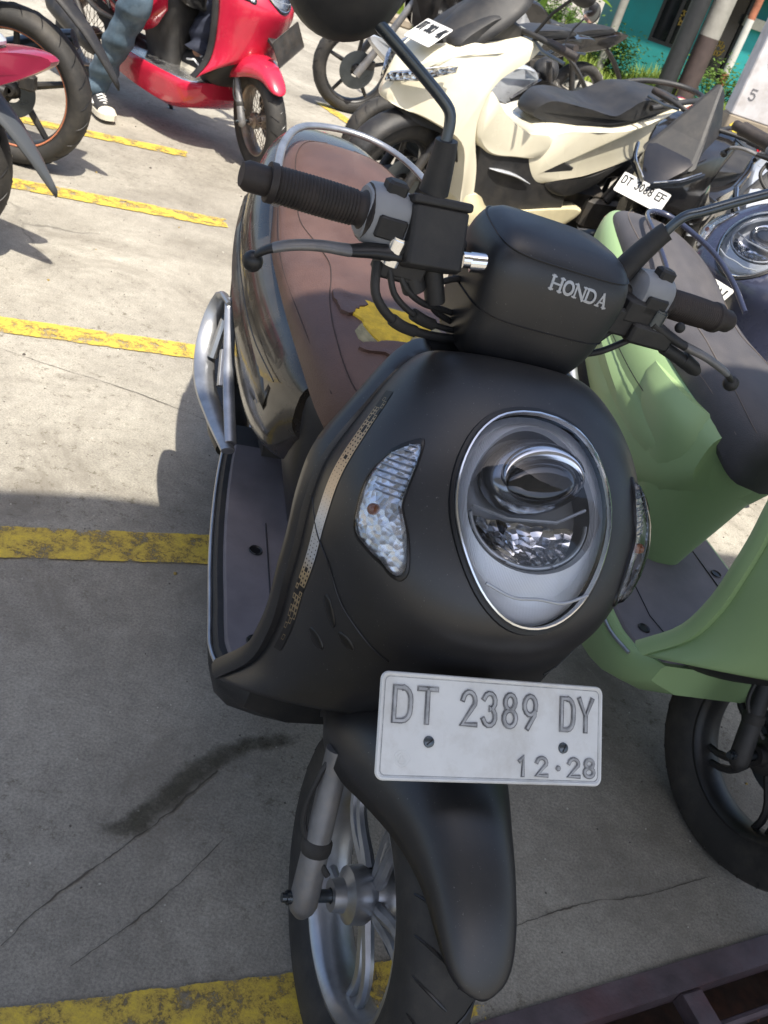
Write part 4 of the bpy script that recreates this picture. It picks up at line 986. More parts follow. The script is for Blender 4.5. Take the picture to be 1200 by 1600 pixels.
ribbon('damp_stain', STAIN, [.035, .06, .055, .065, .05, .045, .03], M_stain, .003, 5, .02)
ribbon('ground_crack', CRACK1, [.0015, .003, .0022, .004, .0018], M_crack, .002, 7, .5)
ribbon('ground_crack', CRACK2, [.001, .002, .0012, .001], M_crack, .002, 9, .6)
ribbon('ground_crack', CRACK3, [.0012, .0022, .0015, .001], M_crack, .002, 11, .6)
ribbon('ground_crack', CRACK4, [.001, .002, .0016, .002], M_crack, .002, 12, .6)
# grit and flecks strewn over the slab: uncountable
def grit(name, n, m, sz, seed, z=.0):
    r = random.Random(seed); mb = MB()
    for i in range(n):
        x, y = r.uniform(-2.4, 1.6), r.uniform(.45, 4.5)
        q = V(x, y, 0) - GA
        if np.dot(q, gn) > -.02: continue
        s_ = r.uniform(*sz) * (1 if r.random() < .93 else 2.2); a = r.uniform(0, PI); k = r.randint(4, 6)
        rb = [(x + s_ * r.uniform(.6, 1.1) * math.cos(a + 2 * PI * j / k), y + s_ * r.uniform(.6, 1.1) * math.sin(a + 2 * PI * j / k)) for j in range(k)]
        mb.loft([[(p_[0], p_[1], z) for p_ in rb], [(x + (p_[0] - x) * .8, y + (p_[1] - y) * .8, z + s_ * .7) for p_ in rb], [(x + (p_[0] - x) * .3, y + (p_[1] - y) * .3, z + s_ * .95) for p_ in rb]], True, False, True)
    return tag(mb.build(name, m, smooth=False), kind='stuff')
grit('pale_grit', 900, mat('pale_grit_stone', (.42, .40, .35), .9), (.0009, .0026), 21)
grit('dark_grit', 900, mat('dark_grit_stone', (.09, .08, .07), .9), (.0009, .0028), 22)
grit('dry_debris', 70, mat('dry_leaf_bits', (.28, .20, .06), .8), (.003, .006), 23)
# roof over the parking place, behind and above the viewer: it casts the shade in front
M_roof = mat('corrugated_roof_metal', (.25, .26, .27), .5, metal=.5)
rf = empty('parking_roof', (0, 0, 0), label='metal parking roof behind the viewer', cat='roof')
e_ = V(.915, .403, 0); n_ = V(.403, -.915, 0)
zr = 3.0; g0 = V(-.65, 1.535, 0) + V(SUN.x, SUN.y, 0) / SUN.z * zr
mb = MB()
def RF(a, b, z): p = g0 + e_ * a + n_ * b; return V(p[0], p[1], z)
k = 80
mb.loft([[RF(-7 + 17 * i / k, 0, zr + (.03 if i % 2 else 0) + dz) for i in range(k + 1)] for dz in (0,)] + [[RF(-7 + 17 * i / k, 2.5, zr + .25 + (.03 if i % 2 else 0)) for i in range(k + 1)]], False); mb.build('roof_sheet', M_roof, rf, solid=.01, smooth=False)
for a in (-6.5, 9.5):
    mb = MB(); mb.cyl(RF(a, 2.3, 0), RF(a, 2.3, zr + .2), .05); mb.build('roof_post', M_roof, rf)
# ---------------------------------------------------------------- the parked scooters
HERO = dict(hero=True, text=[('DT', .060, .145, .070, .31, .032, .05), ('2389', .345, .145, .060, .31, .032, .05), ('DY', .800, .145, .060, .31, .026, .05), ('12', .60, .74, .048, .17, .040, .04), ('.', .775, .78, .03, .10, 0, .035), ('28', .838, .74, .050, .17, .025, .04)])
hero = scooter('scooter', (.147, .690, 0), (-.0539, 0, -1.166), dict(body=M_black, inner=M_black, seat=M_seat, floor=M_floor, rear=M_bodybrown, side=M_bodybrown, rim=M_alloy), 'matte black retro scooter with torn brown seat and oval headlight, nearest of all', 'scooter', steer=.11, plate=HERO, foam=True, emblem=True)
# ---------------------------------------------------------------- bigger scooters and motorcycles behind
def puff(mb, poly, w, b=.03, ins=.06, n=1):
    cx = sum(p[0] for p in poly) / len(poly); cz = sum(p[1] for p in poly) / len(poly)
    wf = w if callable(w) else (lambda x, z: w)
    def rg(sg, k, db): return [(cx + (x - cx) * (1 - k), sg * max(.004, wf(x, z) - db), cz + (z - cz) * (1 - k)) for x, z in poly]
    mb.loft([rg(-1, ins * 2.2, 0), rg(-1, ins * .7, b * .25), rg(-1, 0, b), rg(1, 0, b), rg(1, ins * .7, b * .25), rg(1, ins * 2.2, 0)]); return mb
def smoothpoly(P, n=40):
    Q = [np.array(p, float) for p in P]; out = []; N = len(Q)
    for i in range(N):
        p0, p1, p2, p3 = Q[i - 1], Q[i], Q[(i + 1) % N], Q[(i + 2) % N]
        for k in range(max(2, n // N)):
            t = k / max(2, n // N); out.append(tuple(.5 * ((2 * p1) + (-p0 + p2) * t + (2 * p0 - 5 * p1 + 4 * p2 - p3) * t * t + (-p0 + 3 * p1 - 3 * p2 + p3) * t ** 3)))
    return out
def wx(*K):
    K = sorted(K); return lambda x, z: float(np.interp(x, [k[0] for k in K], [k[1] for k in K]))
def maxi(name, loc, h, lean, P, label, cat, group=None, steer=.2, plate=None, plate_at=None, screen=None, scale=1.0, bars=True, sw=1.0, sh=1.0):
    root = empty(name, loc, (-lean, 0, h), label, cat, group); root.scale = (scale,) * 3; S = steerf(steer); body, trim = P['body'], P.get('trim', M_plastic)
    mb = MB(); puff(mb, smoothpoly([(.17, .60), (.15, .70), (.05, .82), (-.08, .89), (-.22, .93), (-.40, .985), (-.37, .92), (-.25, .82), (-.20, .70), (-.22, .56), (-.30, .40), (-.34, .24), (-.28, .22), (-.23, .38), (-.16, .52), (.02, .58)], 80), wx((.17, .05), (.08, .125), (-.05, .17), (-.2, .205), (-.4, .20)), .05, .04); mb.build('front_fairing', body, root)
    mb = MB(); puff(mb, smoothpoly([(-.26, .30), (-.30, .19), (-.48, .14), (-.72, .15), (-.94, .22), (-1.02, .31), (-.85, .30), (-.60, .265), (-.42, .265), (-.34, .32)], 60), .205, .03, .03); mb.build('lower_cowl', P.get('lower', body), root)
    mb = MB(); puff(mb, [(-.26, .60), (-.40, .52), (-.62, .56), (-.86, .50), (-.90, .28), (-.34, .25)], .188, .02, .02); mb.build('foot_well', trim, root)
    mb = MB(); puff(mb, smoothpoly([(-.20, .76), (-.34, .68), (-.50, .62), (-.66, .62), (-.64, .52), (-.48, .50), (-.32, .50), (-.22, .58)], 48), .200, .04, .05); mb.build('centre_tunnel', body, root)
    mb = MB(); mb.tube(curve([(-.36, -.195, .44), (-.50, -.20, .43), (-.62, -.20, .40)], 8), [.004, .012, .016, .016, .014, .012, .008, .003], 8, flat=.5); mb.tube(curve([(-.36, .195, .44), (-.50, .20, .43), (-.62, .20, .40)], 8), [.004, .012, .016, .016, .014, .012, .008, .003], 8, flat=.5); mb.build('trim_blade', M_silver, root)
    mb = MB(); puff(mb, smoothpoly([(-.52, .55), (-.66, .645), (-.85, .68), (-1.10, .715), (-1.35, .80), (-1.62, .865), (-1.66, .83), (-1.50, .72), (-1.25, .59), (-1.0, .49), (-.80, .43), (-.66, .40), (-.56, .46)], 80), wx((-1.66, .03), (-1.5, .10), (-1.25, .17), (-.9, .205), (-.52, .19)), .035, .04); b = mb.build('side_body', body, root)
    mb = MB(); puff(mb, smoothpoly([(-.72, .41), (-.95, .47), (-1.15, .55), (-1.30, .63), (-1.2, .56), (-1.0, .42), (-.85, .36)], 40), wx((-1.3, .15), (-1.0, .20), (-.7, .20)), .01); mb.build('lower_trim', trim, root)
    mb = MB(); puff(mb, smoothpoly([(-.58, .66), (-.64, .74), (-.80, .755), (-.98, .75), (-1.08, .80), (-1.18, .855), (-1.40, .875), (-1.50, .86), (-1.40, .81), (-1.15, .74), (-.9, .685), (-.7, .65)], 70), wx((-1.5, .08), (-1.3, .13), (-1.0, .165), (-.75, .14), (-.58, .08)), .05, .06); mb.build('seat', P.get('seat', M_seatblk), root)
    mb = MB(); mb.tube(curve([(-1.2, -.16, .82), (-1.4, -.15, .875), (-1.58, -.10, .90), (-1.64, 0, .905), (-1.58, .10, .90), (-1.4, .15, .875), (-1.2, .16, .82)], 30), .014, 10); mb.build('grab_rail', P.get('rail', trim), root)
    mb = MB(); puff(mb, [(-1.62, .86), (-1.68, .83), (-1.62, .78), (-1.5, .80)], .09, .02); mb.build('tail_light', M_redlens, root)
    # windscreen
    sc = MB(); rg = []
    if sw < 1: puff(sc, [(.05, .80), (-.06, .93), (-.16, 1.08), (-.23, 1.18), (-.29, 1.15), (-.35, 1.00), (-.34, .88), (-.22, .82)], lambda x, z: max(.02, .15 - (z - .8) * .33), .02, .05)
    for t in (np.linspace(0, 1, 12) if sw >= 1 else []):
        x0, z0, hw = hermite([(0, .06, .80, .10), (.35, -.05, .93, .155), (.75, -.17, 1.06, .15), (1, -.23, 1.13, .09)], t)
        hw *= sw; z0 = .80 + (z0 - .80) * sh; rg.append([(x0 - .10 * sw * (q ** 2) * (1 + .3 * t), hw * q, z0) for q in np.linspace(-1, 1, 13)])
    if rg: sc.loft(rg, False)
    sc.build('windscreen', screen or M_smoke, root, solid=.004 if rg else 0, smooth=sw >= 1)
    if sw >= 1: mb = MB(); puff(mb, smoothpoly([(-.02, .86), (-.14, .99), (-.22, 1.02), (-.34, .99), (-.36, .90), (-.25, .84)], 36), .13, .05); mb.build('instrument_cover', trim, root)
    # lights
    for sg in (-1, 1):
        mb = MB(); mb.loft([[(x, sg * y, z) for x, y, z in r] for r in ([(.175, .02, .70), (.10, .135, .76), (-.02, .195, .815), (-.02, .195, .79), (.10, .14, .72), (.178, .02, .665)], [(.185, .02, .695), (.112, .14, .752), (-.01, .203, .81), (-.01, .203, .795), (.112, .145, .725), (.188, .02, .67)])]); hl = mb.build('headlight', M_lensblk if P.get('darklamp') else M_facetdk, root)
        mb = MB(); mb.tube(curve([(.178, sg * .03, .705), (.115, sg * .125, .757), (.0, sg * .185, .812)], 12), .0035, 8); mb.build('light_bar', M_chrome, hl)
    # cowl trim under the lamps, inner fender
    mb = MB(); puff(mb, smoothpoly([(.14, .60), (.10, .66), (-.10, .64), (-.26, .56), (-.30, .40), (-.22, .42), (-.12, .52), (.04, .55)], 40), wx((.14, .05), (0, .12), (-.3, .16)), .02); mb.build('inner_fairing', trim, root)
    wheel(root, (0, 0, .28), .28, .055, .185, S, P.get('rim', M_blkalloy), 'cast', disc=.11, detail=False)
    wheel(root, (-1.315, 0, .28), .28, .065, .175, None, P.get('rim', M_blkalloy), 'cast', disc=.10, detail=False)
    for sg in (-1, 1):
        mb = MB(S); mb.tube([(0, sg * .095, .26), (-.06, sg * .09, .42), (-.16, sg * .08, .62)], [.024, .021, .018], 12); mb.build('fork_leg', M_blkalloy, root)
    mb = MB(S); rg = []
    for ph in np.radians(np.linspace(20, 165, 16)): rg.append([((.305 - .04 * abs(q) ** 3) * math.cos(ph), .07 * q, .28 + (.305 - .04 * abs(q) ** 3) * math.sin(ph)) for q in np.linspace(-1, 1, 9)])
    mb.loft(rg, False); mb.build('front_fender', P.get('fender', body), root, solid=.004)
    mb = MB(); mb.box((-1.0, .0, .30), (.24, .12, .09), ch=.03); mb.box((-1.22, .14, .28), (.14, .03, .08), ch=.02); mb.build('engine', M_engine, root)
    mb = MB(); mb.tube(curve([(-.95, -.12, .22), (-1.1, -.15, .25), (-1.4, -.17, .36), (-1.55, -.17, .42)], 12), [.02, .03, .05, .056, .058, .058, .058, .058, .056, .05, .04, .03], 16); mb.build('exhaust', M_blkalloy, root)
    for sg in (-1, 1):
        mb = MB(); mb.tube([(-1.2, sg * .14, .35), (-1.38, sg * .14, .68)], .03, 12); mb.build('shock_absorber', P.get('shock', M_plastic), root)
    mb = MB(S); mb.tube(curve([(-.40, -.34, 1.0), (-.33, -.18, 1.0), (-.30, 0, .98), (-.33, .18, 1.0), (-.40, .34, 1.0)], 16), .012, 10); mb.build('handlebar', M_plastic, root)
    for sg in (-1, 1):
        mb = MB(S); mb.cyl((-.36, sg * .23, 1.0), (-.41, sg * .36, 1.0), .018); mb.build('grip', M_grip, root)
        if bars:
            mb = MB(S); mb.tube([(-.33, sg * .16, 1.0), (-.34, sg * .20, 1.10), (-.34, sg * .27, 1.18)], .007, 8); mo = mb.build('mirror', M_plastic, root)
            mb = MB(S); mb.sphere((-.335, sg * .31, 1.215), .075, 16, (.35, 1, .62)); mb.build('mirror_shell', M_plastic, mo)
        mb = MB(S); mb.tube([(-.33, sg * .17, .985), (-.32, sg * .25, .97), (-.35, sg * .36, .97)], .008, 8); mb.build('brake_lever', M_steel, root)
    if plate: build_plate(root, plate, **(plate_at or {}))
    return root

def motorbike(name, loc, h, lean, P, label, cat, group=None, steer=.2, plate=None, plate_at=None, stripe=None, guard=True, tz=0.0, tx=0.0, gd=(0, 0, 0)):
    """naked commuter motorcycle: x forward, origin under the front axle, wheelbase 1.3"""
    root = empty(name, loc, (-lean, 0, h), label, cat, group); S = steerf(steer); body = P['body']; R = .29
    wheel(root, (0, 0, R), R, .05, .215, S, P.get('rim', M_blkalloy), 'cast', disc=.12, detail=False, stripe=stripe)
    wheel(root, (-1.3, 0, R), R, .06, .215, None, P.get('rim', M_blkalloy), 'cast', disc=.10, detail=False, stripe=stripe)
    for sg in (-1, 1):
        mb = MB(S); mb.tube([(0.01, sg * .095, R - .02), (-.14, sg * .09, .56), (-.32, sg * .085, .95)], [.026, .024, .019], 12); mb.build('fork_leg', P.get('fork', M_engine), root)
        mb = MB(); mb.tube([(-.72, sg * .10, .36), (-1.0, sg * .11, .32), (-1.3, sg * .10, R)], [.03, .026, .022], 10); mb.build('swing_arm', M_blkalloy, root)
        mb = MB(); mb.tube([(-1.18, sg * .12, .34), (-1.02, sg * .11, .70)], .026, 12); mb.build('shock_absorber', M_blkalloy, root)
    mb = MB(S); rg = []
    for ph in np.radians(np.linspace(35, 170, 14)): rg.append([((.315 - .04 * abs(q) ** 3) * math.cos(ph), .065 * q, R + (.315 - .04 * abs(q) ** 3) * math.sin(ph)) for q in np.linspace(-1, 1, 7)])
    mb.loft(rg, False); mb.build('front_fender', P.get('fender', body), root, solid=.004)
    mb = MB(); puff(mb, smoothpoly([(-.30, .82), (-.42, .90), (-.60, .90), (-.78, .80), (-.74, .70), (-.50, .66), (-.34, .70)], 42), wx((-.3, .06), (-.45, .14), (-.6, .14), (-.78, .08)), .06, .06); mb.build('fuel_tank', body, root)
    for sg in (-1, 1):
        mb = MB(); mb.loft([[(x, sg * y, z) for x, y, z in r] for r in ([(-.22, .13, .84), (-.40, .17, .86), (-.58, .16, .72), (-.40, .165, .56), (-.26, .14, .66)], [(-.22, .11, .84), (-.40, .14, .86), (-.58, .13, .72), (-.40, .13, .56), (-.26, .11, .66)])]); mb.build('tank_shroud', P.get('shroud', body), root)
    mb = MB(); puff(mb, smoothpoly([(-.72, .76), (-.80, .80), (-1.0, .79), (-1.15, .84), (-1.38, .88), (-1.42, .85), (-1.2, .79), (-1.0, .735), (-.8, .72)], 50), wx((-1.42, .05), (-1.2, .11), (-.9, .13), (-.72, .09)), .04, .06); mb.build('seat', P.get('seatm', M_seatblk), root).location = (tx, 0, tz)
    mb = MB(); puff(mb, smoothpoly([(-.72, .72), (-1.0, .745), (-1.25, .80), (-1.50, .865), (-1.58, .85), (-1.40, .74), (-1.15, .66), (-.85, .58), (-.74, .62)], 50), wx((-1.58, .03), (-1.4, .09), (-1.1, .14), (-.72, .12)), .03, .04); mb.build('tail_body', P.get('tail', body), root).location = (tx, 0, tz)
    mb = MB(); puff(mb, [(-1.54, .83), (-1.60, .825), (-1.60, .775), (-1.52, .77)], .05, .02); mb.build('tail_light', M_redlens, root).location = (tx, 0, tz)
    if guard:
        mb = MB(); mb.loft([[(x - dx, y, z + dz) for y, dx, dz in ((-w_, .0, -.012), (-w_ * .6, 0, .0), (0, 0, .012), (w_ * .6, 0, .0), (w_, 0, -.012))] for x, z, w_ in ((-1.38, .75, .06), (-1.48, .70, .065), (-1.58, .63, .062), (-1.66, .56, .052), (-1.73, .48, .036), (-1.78, .41, .018), (-1.795, .385, .005))], False); mg = mb.build('rear_mudguard', P.get('guard', M_plastic), root, solid=.006); mg.location = gd
    mb = MB(); mb.box((-.62, 0, .42), (.16, .13, .12), ch=.04); mb.cyl((-.58, -.16, .40), (-.58, .16, .40), .09); mb.tube([(-.46, 0, .45), (-.40, 0, .62)], [.085, .075], 16); mb.build('engine', M_engine, root)
    mb = MB(); mb.tube([(-.30, 0, .86), (-.34, 0, .60), (-.40, 0, .34), (-.75, 0, .30)], .03, 10); mb.tube([(-.30, 0, .86), (-.70, 0, .72), (-.80, 0, .34)], .028, 10); mb.build('frame', M_plastic, root)
    mb = MB(); mb.tube(curve([(-.42, -.06, .50), (-.34, -.09, .36), (-.55, -.13, .24), (-.95, -.15, .27), (-1.1, -.16, .32), (-1.45, -.18, .48)], 20), [.018] * 10 + [.02, .03, .045, .048, .048, .048, .048, .048, .046, .035], 14); mb.build('exhaust', P.get('pipe', M_steel), root)
    mb = MB(S); mb.tube(curve([(-.50, -.36, 1.03), (-.38, -.20, 1.04), (-.34, -.07, .99), (-.34, .07, .99), (-.38, .20, 1.04), (-.50, .36, 1.03)], 24), .012, 10); mb.build('handlebar', P.get('bar', M_steel), root)
    mb = MB(S); mb.lathe([(.001, .05), (.05, .045), (.08, .02), (.085, 0), (.07, -.06), (.03, -.09), (.001, -.10)], (-.20, 0, .90), (1, 0, .1), 28); hl = mb.build('headlight', P.get('lamp', M_plastic), root)
    mb = MB(S); mb.lathe([(.001, .055), (.05, .051), (.074, .028)], (-.199, 0, .90), (1, 0, .1), 28); mb.build('headlight_lens', P.get('lens', M_satin), hl)
    for sg in (-1, 1):
        mb = MB(S); mb.cyl((-.43, sg * .26, 1.037), (-.51, sg * .38, 1.03), .018); mb.build('grip', M_grip, root)
        mb = MB(S); mb.tube([(-.36, sg * .19, .03 + 1.0), (-.34, sg * .27, 1.015), (-.40, sg * .38, 1.015)], .007, 8); mb.build('brake_lever', M_steel, root)
        mb = MB(S); mb.tube([(-.38, sg * .20, 1.04), (-.37, sg * .24, 1.14), (-.36, sg * .29, 1.20)], .006, 8); mo = mb.build('mirror', M_plastic, root)
        mb = MB(S); mb.lathe([(.001, .03), (.04, .024), (.058, .004), (.056, -.006)], (-.355, sg * .33, 1.235), (1, 0, 0), 24); mb.build('mirror_shell', M_plastic, mo)
        mb = MB(S); mb.lathe([(.0005, -.006), (.055, -.006)], (-.355, sg * .33, 1.235), (1, 0, 0), 24); mb.build('mirror_glass', M_mirror, mo)
        mb = MB(); mb.tube([(-.78, sg * .10, .34), (-.80, sg * .22, .33)], .011, 8); mb.build('foot_peg', M_rubber, root)
    if plate: build_plate(root, plate, **(plate_at or {}))
    return root

def ptxt(a, b, c, d1, d2): return dict(text=[(a, .05, .15, .07, .36, .03, .07), (b, .33, .15, .065, .36, .03, .07), (c, .77, .15, .07, .36, .03, .07), (d1, .56, .70, .05, .2, .035, .05), (d2, .80, .70, .05, .2, .03, .05)])
M_stitchlt = mat('pale_stitching', (.16, .13, .11), .8); M_chromefloor = mat('polished_floor_plate', (.6, .6, .6), .25, metal=.9, noise=.3, nscale=20); M_rustrim = mat('rusty_steel_rim', (.30, .26, .22), .45, metal=.7, noise=.4, nscale=14, dirt=(.22, .09, .03), dirt_amt=.8, dscale=14); M_cream2 = mat('yellowish_cream_paint', (.58, .52, .34), .35, coat=.3, noise=.08, dirt=(.4, .33, .18), dirt_amt=.4)  # cream for the maxi's lower cowl: yellower and darker than its body white
GRP = 'motorcycles and scooters parked in the row'
green = scooter('scooter', (.80, 1.05, 0), (-.06, 0, -1.215), dict(body=M_green, inner=M_green, seat=M_seatdk, floor=M_floor, rear=M_green, side=M_green, rim=M_blkalloy, skirt=M_green, stitch=M_stitchlt, rail=M_navy, fork=M_plastic), 'matte green retro scooter with grey seat, right beside the black scooter', 'scooter', GRP, steer=.25, plate=dict(text=[]), detail=True, foff=(-.13, .085, 0))
red = scooter('scooter', (-1.191, 4.34, 0), (-.04, 0, -.43), dict(body=M_red, inner=M_plastic, seat=M_seatblk, floor=M_chromefloor, rear=M_red, side=M_red, rim=M_rustrim, skirt=M_red), 'glossy red scooter ridden by the person in jeans', 'scooter', GRP, steer=-.45, plate=dict(style='grey', text=[]), detail=False, wstyle='wire', plate_at=dict(px=.06, pz=.60, tilt=.2, w=.20, h=.12, roll=.55))
navy = scooter('scooter', (.635, 2.52, 0), (-.05, 0, -2.24), dict(body=M_navy, inner=M_navy, seat=M_seatblk, floor=M_floor, rear=M_navy, side=M_navy, rim=M_blkalloy, skirt=M_white, fender=M_white), 'navy blue retro scooter with ringed round lamp at the right edge', 'scooter', GRP, steer=.1, plate=ptxt('DT', '6225', 'QN', '', ''), detail=False, plate_at=dict(px=.055, pz=.66, w=.235, h=.10, off_y=-.05))
pcx = maxi('maxi_scooter', (-.48, 4.05, 0), -2.44, .05, dict(body=M_white, lower=M_cream2, fender=M_plastic), 'cream white maxi scooter with long black seat and black windscreen', 'scooter', GRP, steer=.15, plate=ptxt('DT', '303', '4K', '', ''), plate_at=dict(px=.05, pz=.875, tilt=.9, w=.18, h=.13, off_y=.02, roll=.1), screen=M_plastic)
blk = maxi('maxi_scooter', (.646, 4.25, 0), -2.0, .05, dict(body=M_gloss, lower=M_silver, darklamp=True), 'small black maxi scooter whose white plate shows under a tall dark windscreen', 'scooter', GRP, steer=.1, plate=ptxt('DT', '3088', 'EF', '', ''), plate_at=dict(px=.185, pz=.64, tilt=.55), screen=M_plastic, scale=.86, bars=False, sw=.62, sh=.85)
slv = maxi('maxi_scooter', (1.05, 3.86, 0), -1.95, .05, dict(body=M_silver, lower=M_silver, darklamp=True), 'silver white maxi scooter with a black number plate', 'scooter', GRP, steer=.1, plate=dict(style='black', text=[('6250', .2, .15, .08, .36, .05, .07), ('07', .30, .66, .06, .24, .04, .05), ('.', .49, .70, .03, .14, 0, .05), ('24', .56, .66, .06, .24, .04, .05)]), plate_at=dict(px=.185, pz=.64, tilt=.55), screen=M_plastic, scale=.88, bars=False, sw=.8, sh=.8)
lbike = motorbike('motorcycle', (-3.19, 3.24, 0), PI + .12, .04, dict(body=M_gloss), 'dark motorcycle with orange rim stripe on its rear wheel at the top left', 'motorcycle', GRP, stripe=mat('orange_rim_tape', (.45, .16, .08), .5), gd=(.10, 0, .02))
lbike2 = motorbike('motorcycle', (-2.99, 2.34, 0), PI + .10, .04, dict(body=M_maroon, tail=M_maroon, seatm=M_silver, guard=mat('grey_mudguard', (.06, .065, .07), .4)), 'maroon and silver motorcycle at the left edge with a pointed grey mudguard', 'motorcycle', GRP, gd=(.06, 0, -.10), tz=-.20, tx=-.14)
hb = motorbike('motorcycle', (-1.18, 6.35, 0), -2.75, .05, dict(body=M_gloss, shroud=M_gloss, fork=M_worn), 'black motorcycle with slim dark front fork standing behind the white maxi scooter', 'motorcycle', GRP, steer=.1)
jb = motorbike('motorcycle', (-.75, 8.0, 0), -2.6, .05, dict(body=M_gloss, shroud=M_silver, lamp=M_chrome), 'black motorcycle with chrome parts, farthest back in the row', 'motorcycle', GRP)
ib = motorbike('motorcycle', (.22, 5.36, 0), .70, .05, dict(body=M_silver, shroud=M_gloss, fender=M_silver, lamp=M_plastic, lens=M_lensblk), 'motorcycle with silver tank and a round mirror catching the sky, behind the white scooter', 'motorcycle', GRP, steer=.3)
ib.scale = (.84,) * 3
for r_ in (hb, jb, ib, lbike2):
    for o in list(r_.children):
        if o.name.startswith('tail_light') or (r_ is ib and o.name.startswith('rear_mudguard')): bpy.data.objects.remove(o)
for o in green.children:
    if o.name.startswith(('rear_body', 'side_panel', 'tail_light')): o.scale = (.92, .74, 1)
    if o.name.split('.')[0] == 'seat': o.scale = (.99, .73, 1)
    if o.name.startswith('grab_rail'): o.scale = (.93, .55, 1)

# ---------------------------------------------------------------- the rider on the red scooter
def skin(name, chains, m, parent, sub=2, label=None):
    """chains: list of lists of (x,y,z,r); chains share a joint when the first point equals an existing one"""
    vs = []; ed = []; rad = []; idx = {}
    def vid(p):
        k = tuple(round(c, 4) for c in p[:3])
        if k not in idx: idx[k] = len(vs); vs.append(k); rad.append(p[3:] if len(p) > 4 else (p[3], p[3]))
        return idx[k]
    for ch in chains:
        ids = [vid(p) for p in ch]; ed += list(zip(ids[:-1], ids[1:]))
    me = bpy.data.meshes.new(name); me.from_pydata(vs, ed, []); me.update(); me.materials.append(m)
    o = bpy.data.objects.new(name, me); col.objects.link(o); o.parent = parent
    sk = o.modifiers.new('skin', 'SKIN'); sk.use_smooth_shade = True; sk.branch_smoothing = .6
    if not me.skin_vertices: me.attributes.new('skin_vertex', 'FLOAT', 'POINT') if False else None
    for i, s_ in enumerate(me.skin_vertices[0].data): s_.radius = rad[i]; s_.use_root = (i == 0)
    sb = o.modifiers.new('sub', 'SUBSURF'); sb.levels = sub; sb.render_levels = sub
    return o
M_skin = mat('skin', (.30, .16, .10), .55, noise=.08); M_denim = mat('faded_blue_denim', (.045, .075, .105), .85, noise=.4, nscale=14, bump=.5, bscale=260, dirt=(.16, .21, .25), dirt_amt=.6, dscale=9)
M_shirt = mat('dark_shirt', (.03, .03, .035), .8); M_hair = mat('black_hair', (.01, .008, .007), .6); M_canvas = mat('black_canvas', (.02, .02, .022), .8); M_sole = mat('cream_rubber_sole', (.62, .58, .48), .6); M_lace = mat('white_laces', (.7, .7, .68), .8); M_denimshade = mat('shaded_navy_denim', (.02, .025, .045), .85, noise=.2)  # navy denim: same jeans, with the far leg's shade put into the colour
import bpy as _b
pr = empty('person', (-1.191, 4.34, 0), (0, 0, -.43), 'person in faded jeans and black canvas sneakers astride the red scooter', 'person')
hipR, kneeR, ankR = (-.88, -.12, .84), (-.60, -.28, .575), (-.82, -.29, .12)
hipL, kneeL, ankL = (-.88, .12, .84), (-.49, .12, .66), (-.52, .05, .40)
def addsk():
    B = [(-.88, 0, .86, .13, .11), (-.87, 0, 1.0, .13, .10), (-.86, 0, 1.18, .15, .11), (-.85, 0, 1.32, .13, .09), (-.83, 0, 1.40, .05), (-.81, 0, 1.47, .05), (-.79, 0, 1.55, .078), (-.785, 0, 1.62, .085), (-.79, 0, 1.70, .055)]
    ch = [B]
    for sg, hp, kn, an in ((-1, hipR, kneeR, ankR), (1, hipL, kneeL, ankL)):
        ch.append([B[0], (*hp, .085), tuple((hp[i] + kn[i]) / 2 for i in range(3)) + (.075,), (*kn, .056), tuple(kn[i] * .6 + an[i] * .4 for i in range(3)) + (.052,), (*an, .034), (an[0] + .05, an[1] + (-.018 if sg < 0 else 0), an[2] - .060, .030), (an[0] + .12, an[1] + (-.044 if sg < 0 else 0), an[2] - .072, .022)])
        ch.append([B[3], (-.85, sg * .17, 1.33, .055), (-.74, sg * .28, 1.14, .042), (-.60, sg * .32, 1.05, .036), (-.42, sg * .33, 1.0, .026), (-.37, sg * .33, 1.0, .030), (-.345, sg * .33, .985, .026)])
        for k in range(4):
            y = sg * (.305 + .017 * k); ch.append([(-.345, sg * .33, .985, .026), (-.330, y, .998, .0095), (-.315, y, .985, .009), (-.318, y, .968 - .002 * k, .008), (-.332, y, .960, .007)])
        ch.append([(-.37, sg * .33, 1.0, .030), (-.36, sg * .295, .985, .010), (-.345, sg * .285, .972, .009), (-.332, sg * .287, .962, .007)])
    return ch
body = skin('body', addsk(), M_skin, pr)
def leg(hp, kn, an, m_, name='trouser_leg'):
    hp, kn, an = map(np.array, (hp, kn, an)); pts = []
    for t in np.linspace(0, 1, 9): pts.append((hp + (kn - hp) * t, .100 - .026 * t))
    for t in np.linspace(.08, 1.03, 14): pts.append((kn + (an - kn) * t, .072 - .014 * t))
    fine = curve([np.append(p_, r_) for p_, r_ in pts], 90); rr_ = random.Random(4); ph_ = [rr_.uniform(0, 6.28) for _ in range(8)]
    mb = MB(); mb.tube([q[:3] for q in fine], [q[3] for q in fine], 28); k_ = 28
    for i in range(len(fine)):
        t = i / 90
        for j in range(k_):
            a = 2 * PI * j / k_; c_ = V(*fine[i][:3]); v_ = V(*mb.v[i * k_ + j]); amp = .006 + .010 * max(0, (t - .55)) * 2 + .006 * math.exp(-((t - .45) / .06) ** 2)
            f_ = 1 + amp / fine[i][3] * (math.sin(t * 38 + 1.6 * math.sin(a + ph_[0]) + ph_[1]) * .6 + math.sin(t * 67 + 2.2 * math.sin(a * 1 + ph_[2])) * .4)
            mb.v[i * k_ + j] = tuple(c_ + (v_ - c_) * f_)
    return mb.build(name, m_, pr)
leg(hipR, kneeR, (ankR[0] - .01, ankR[1], ankR[2] - .01), M_denim); leg(hipL, kneeL, ankL, M_denimshade)
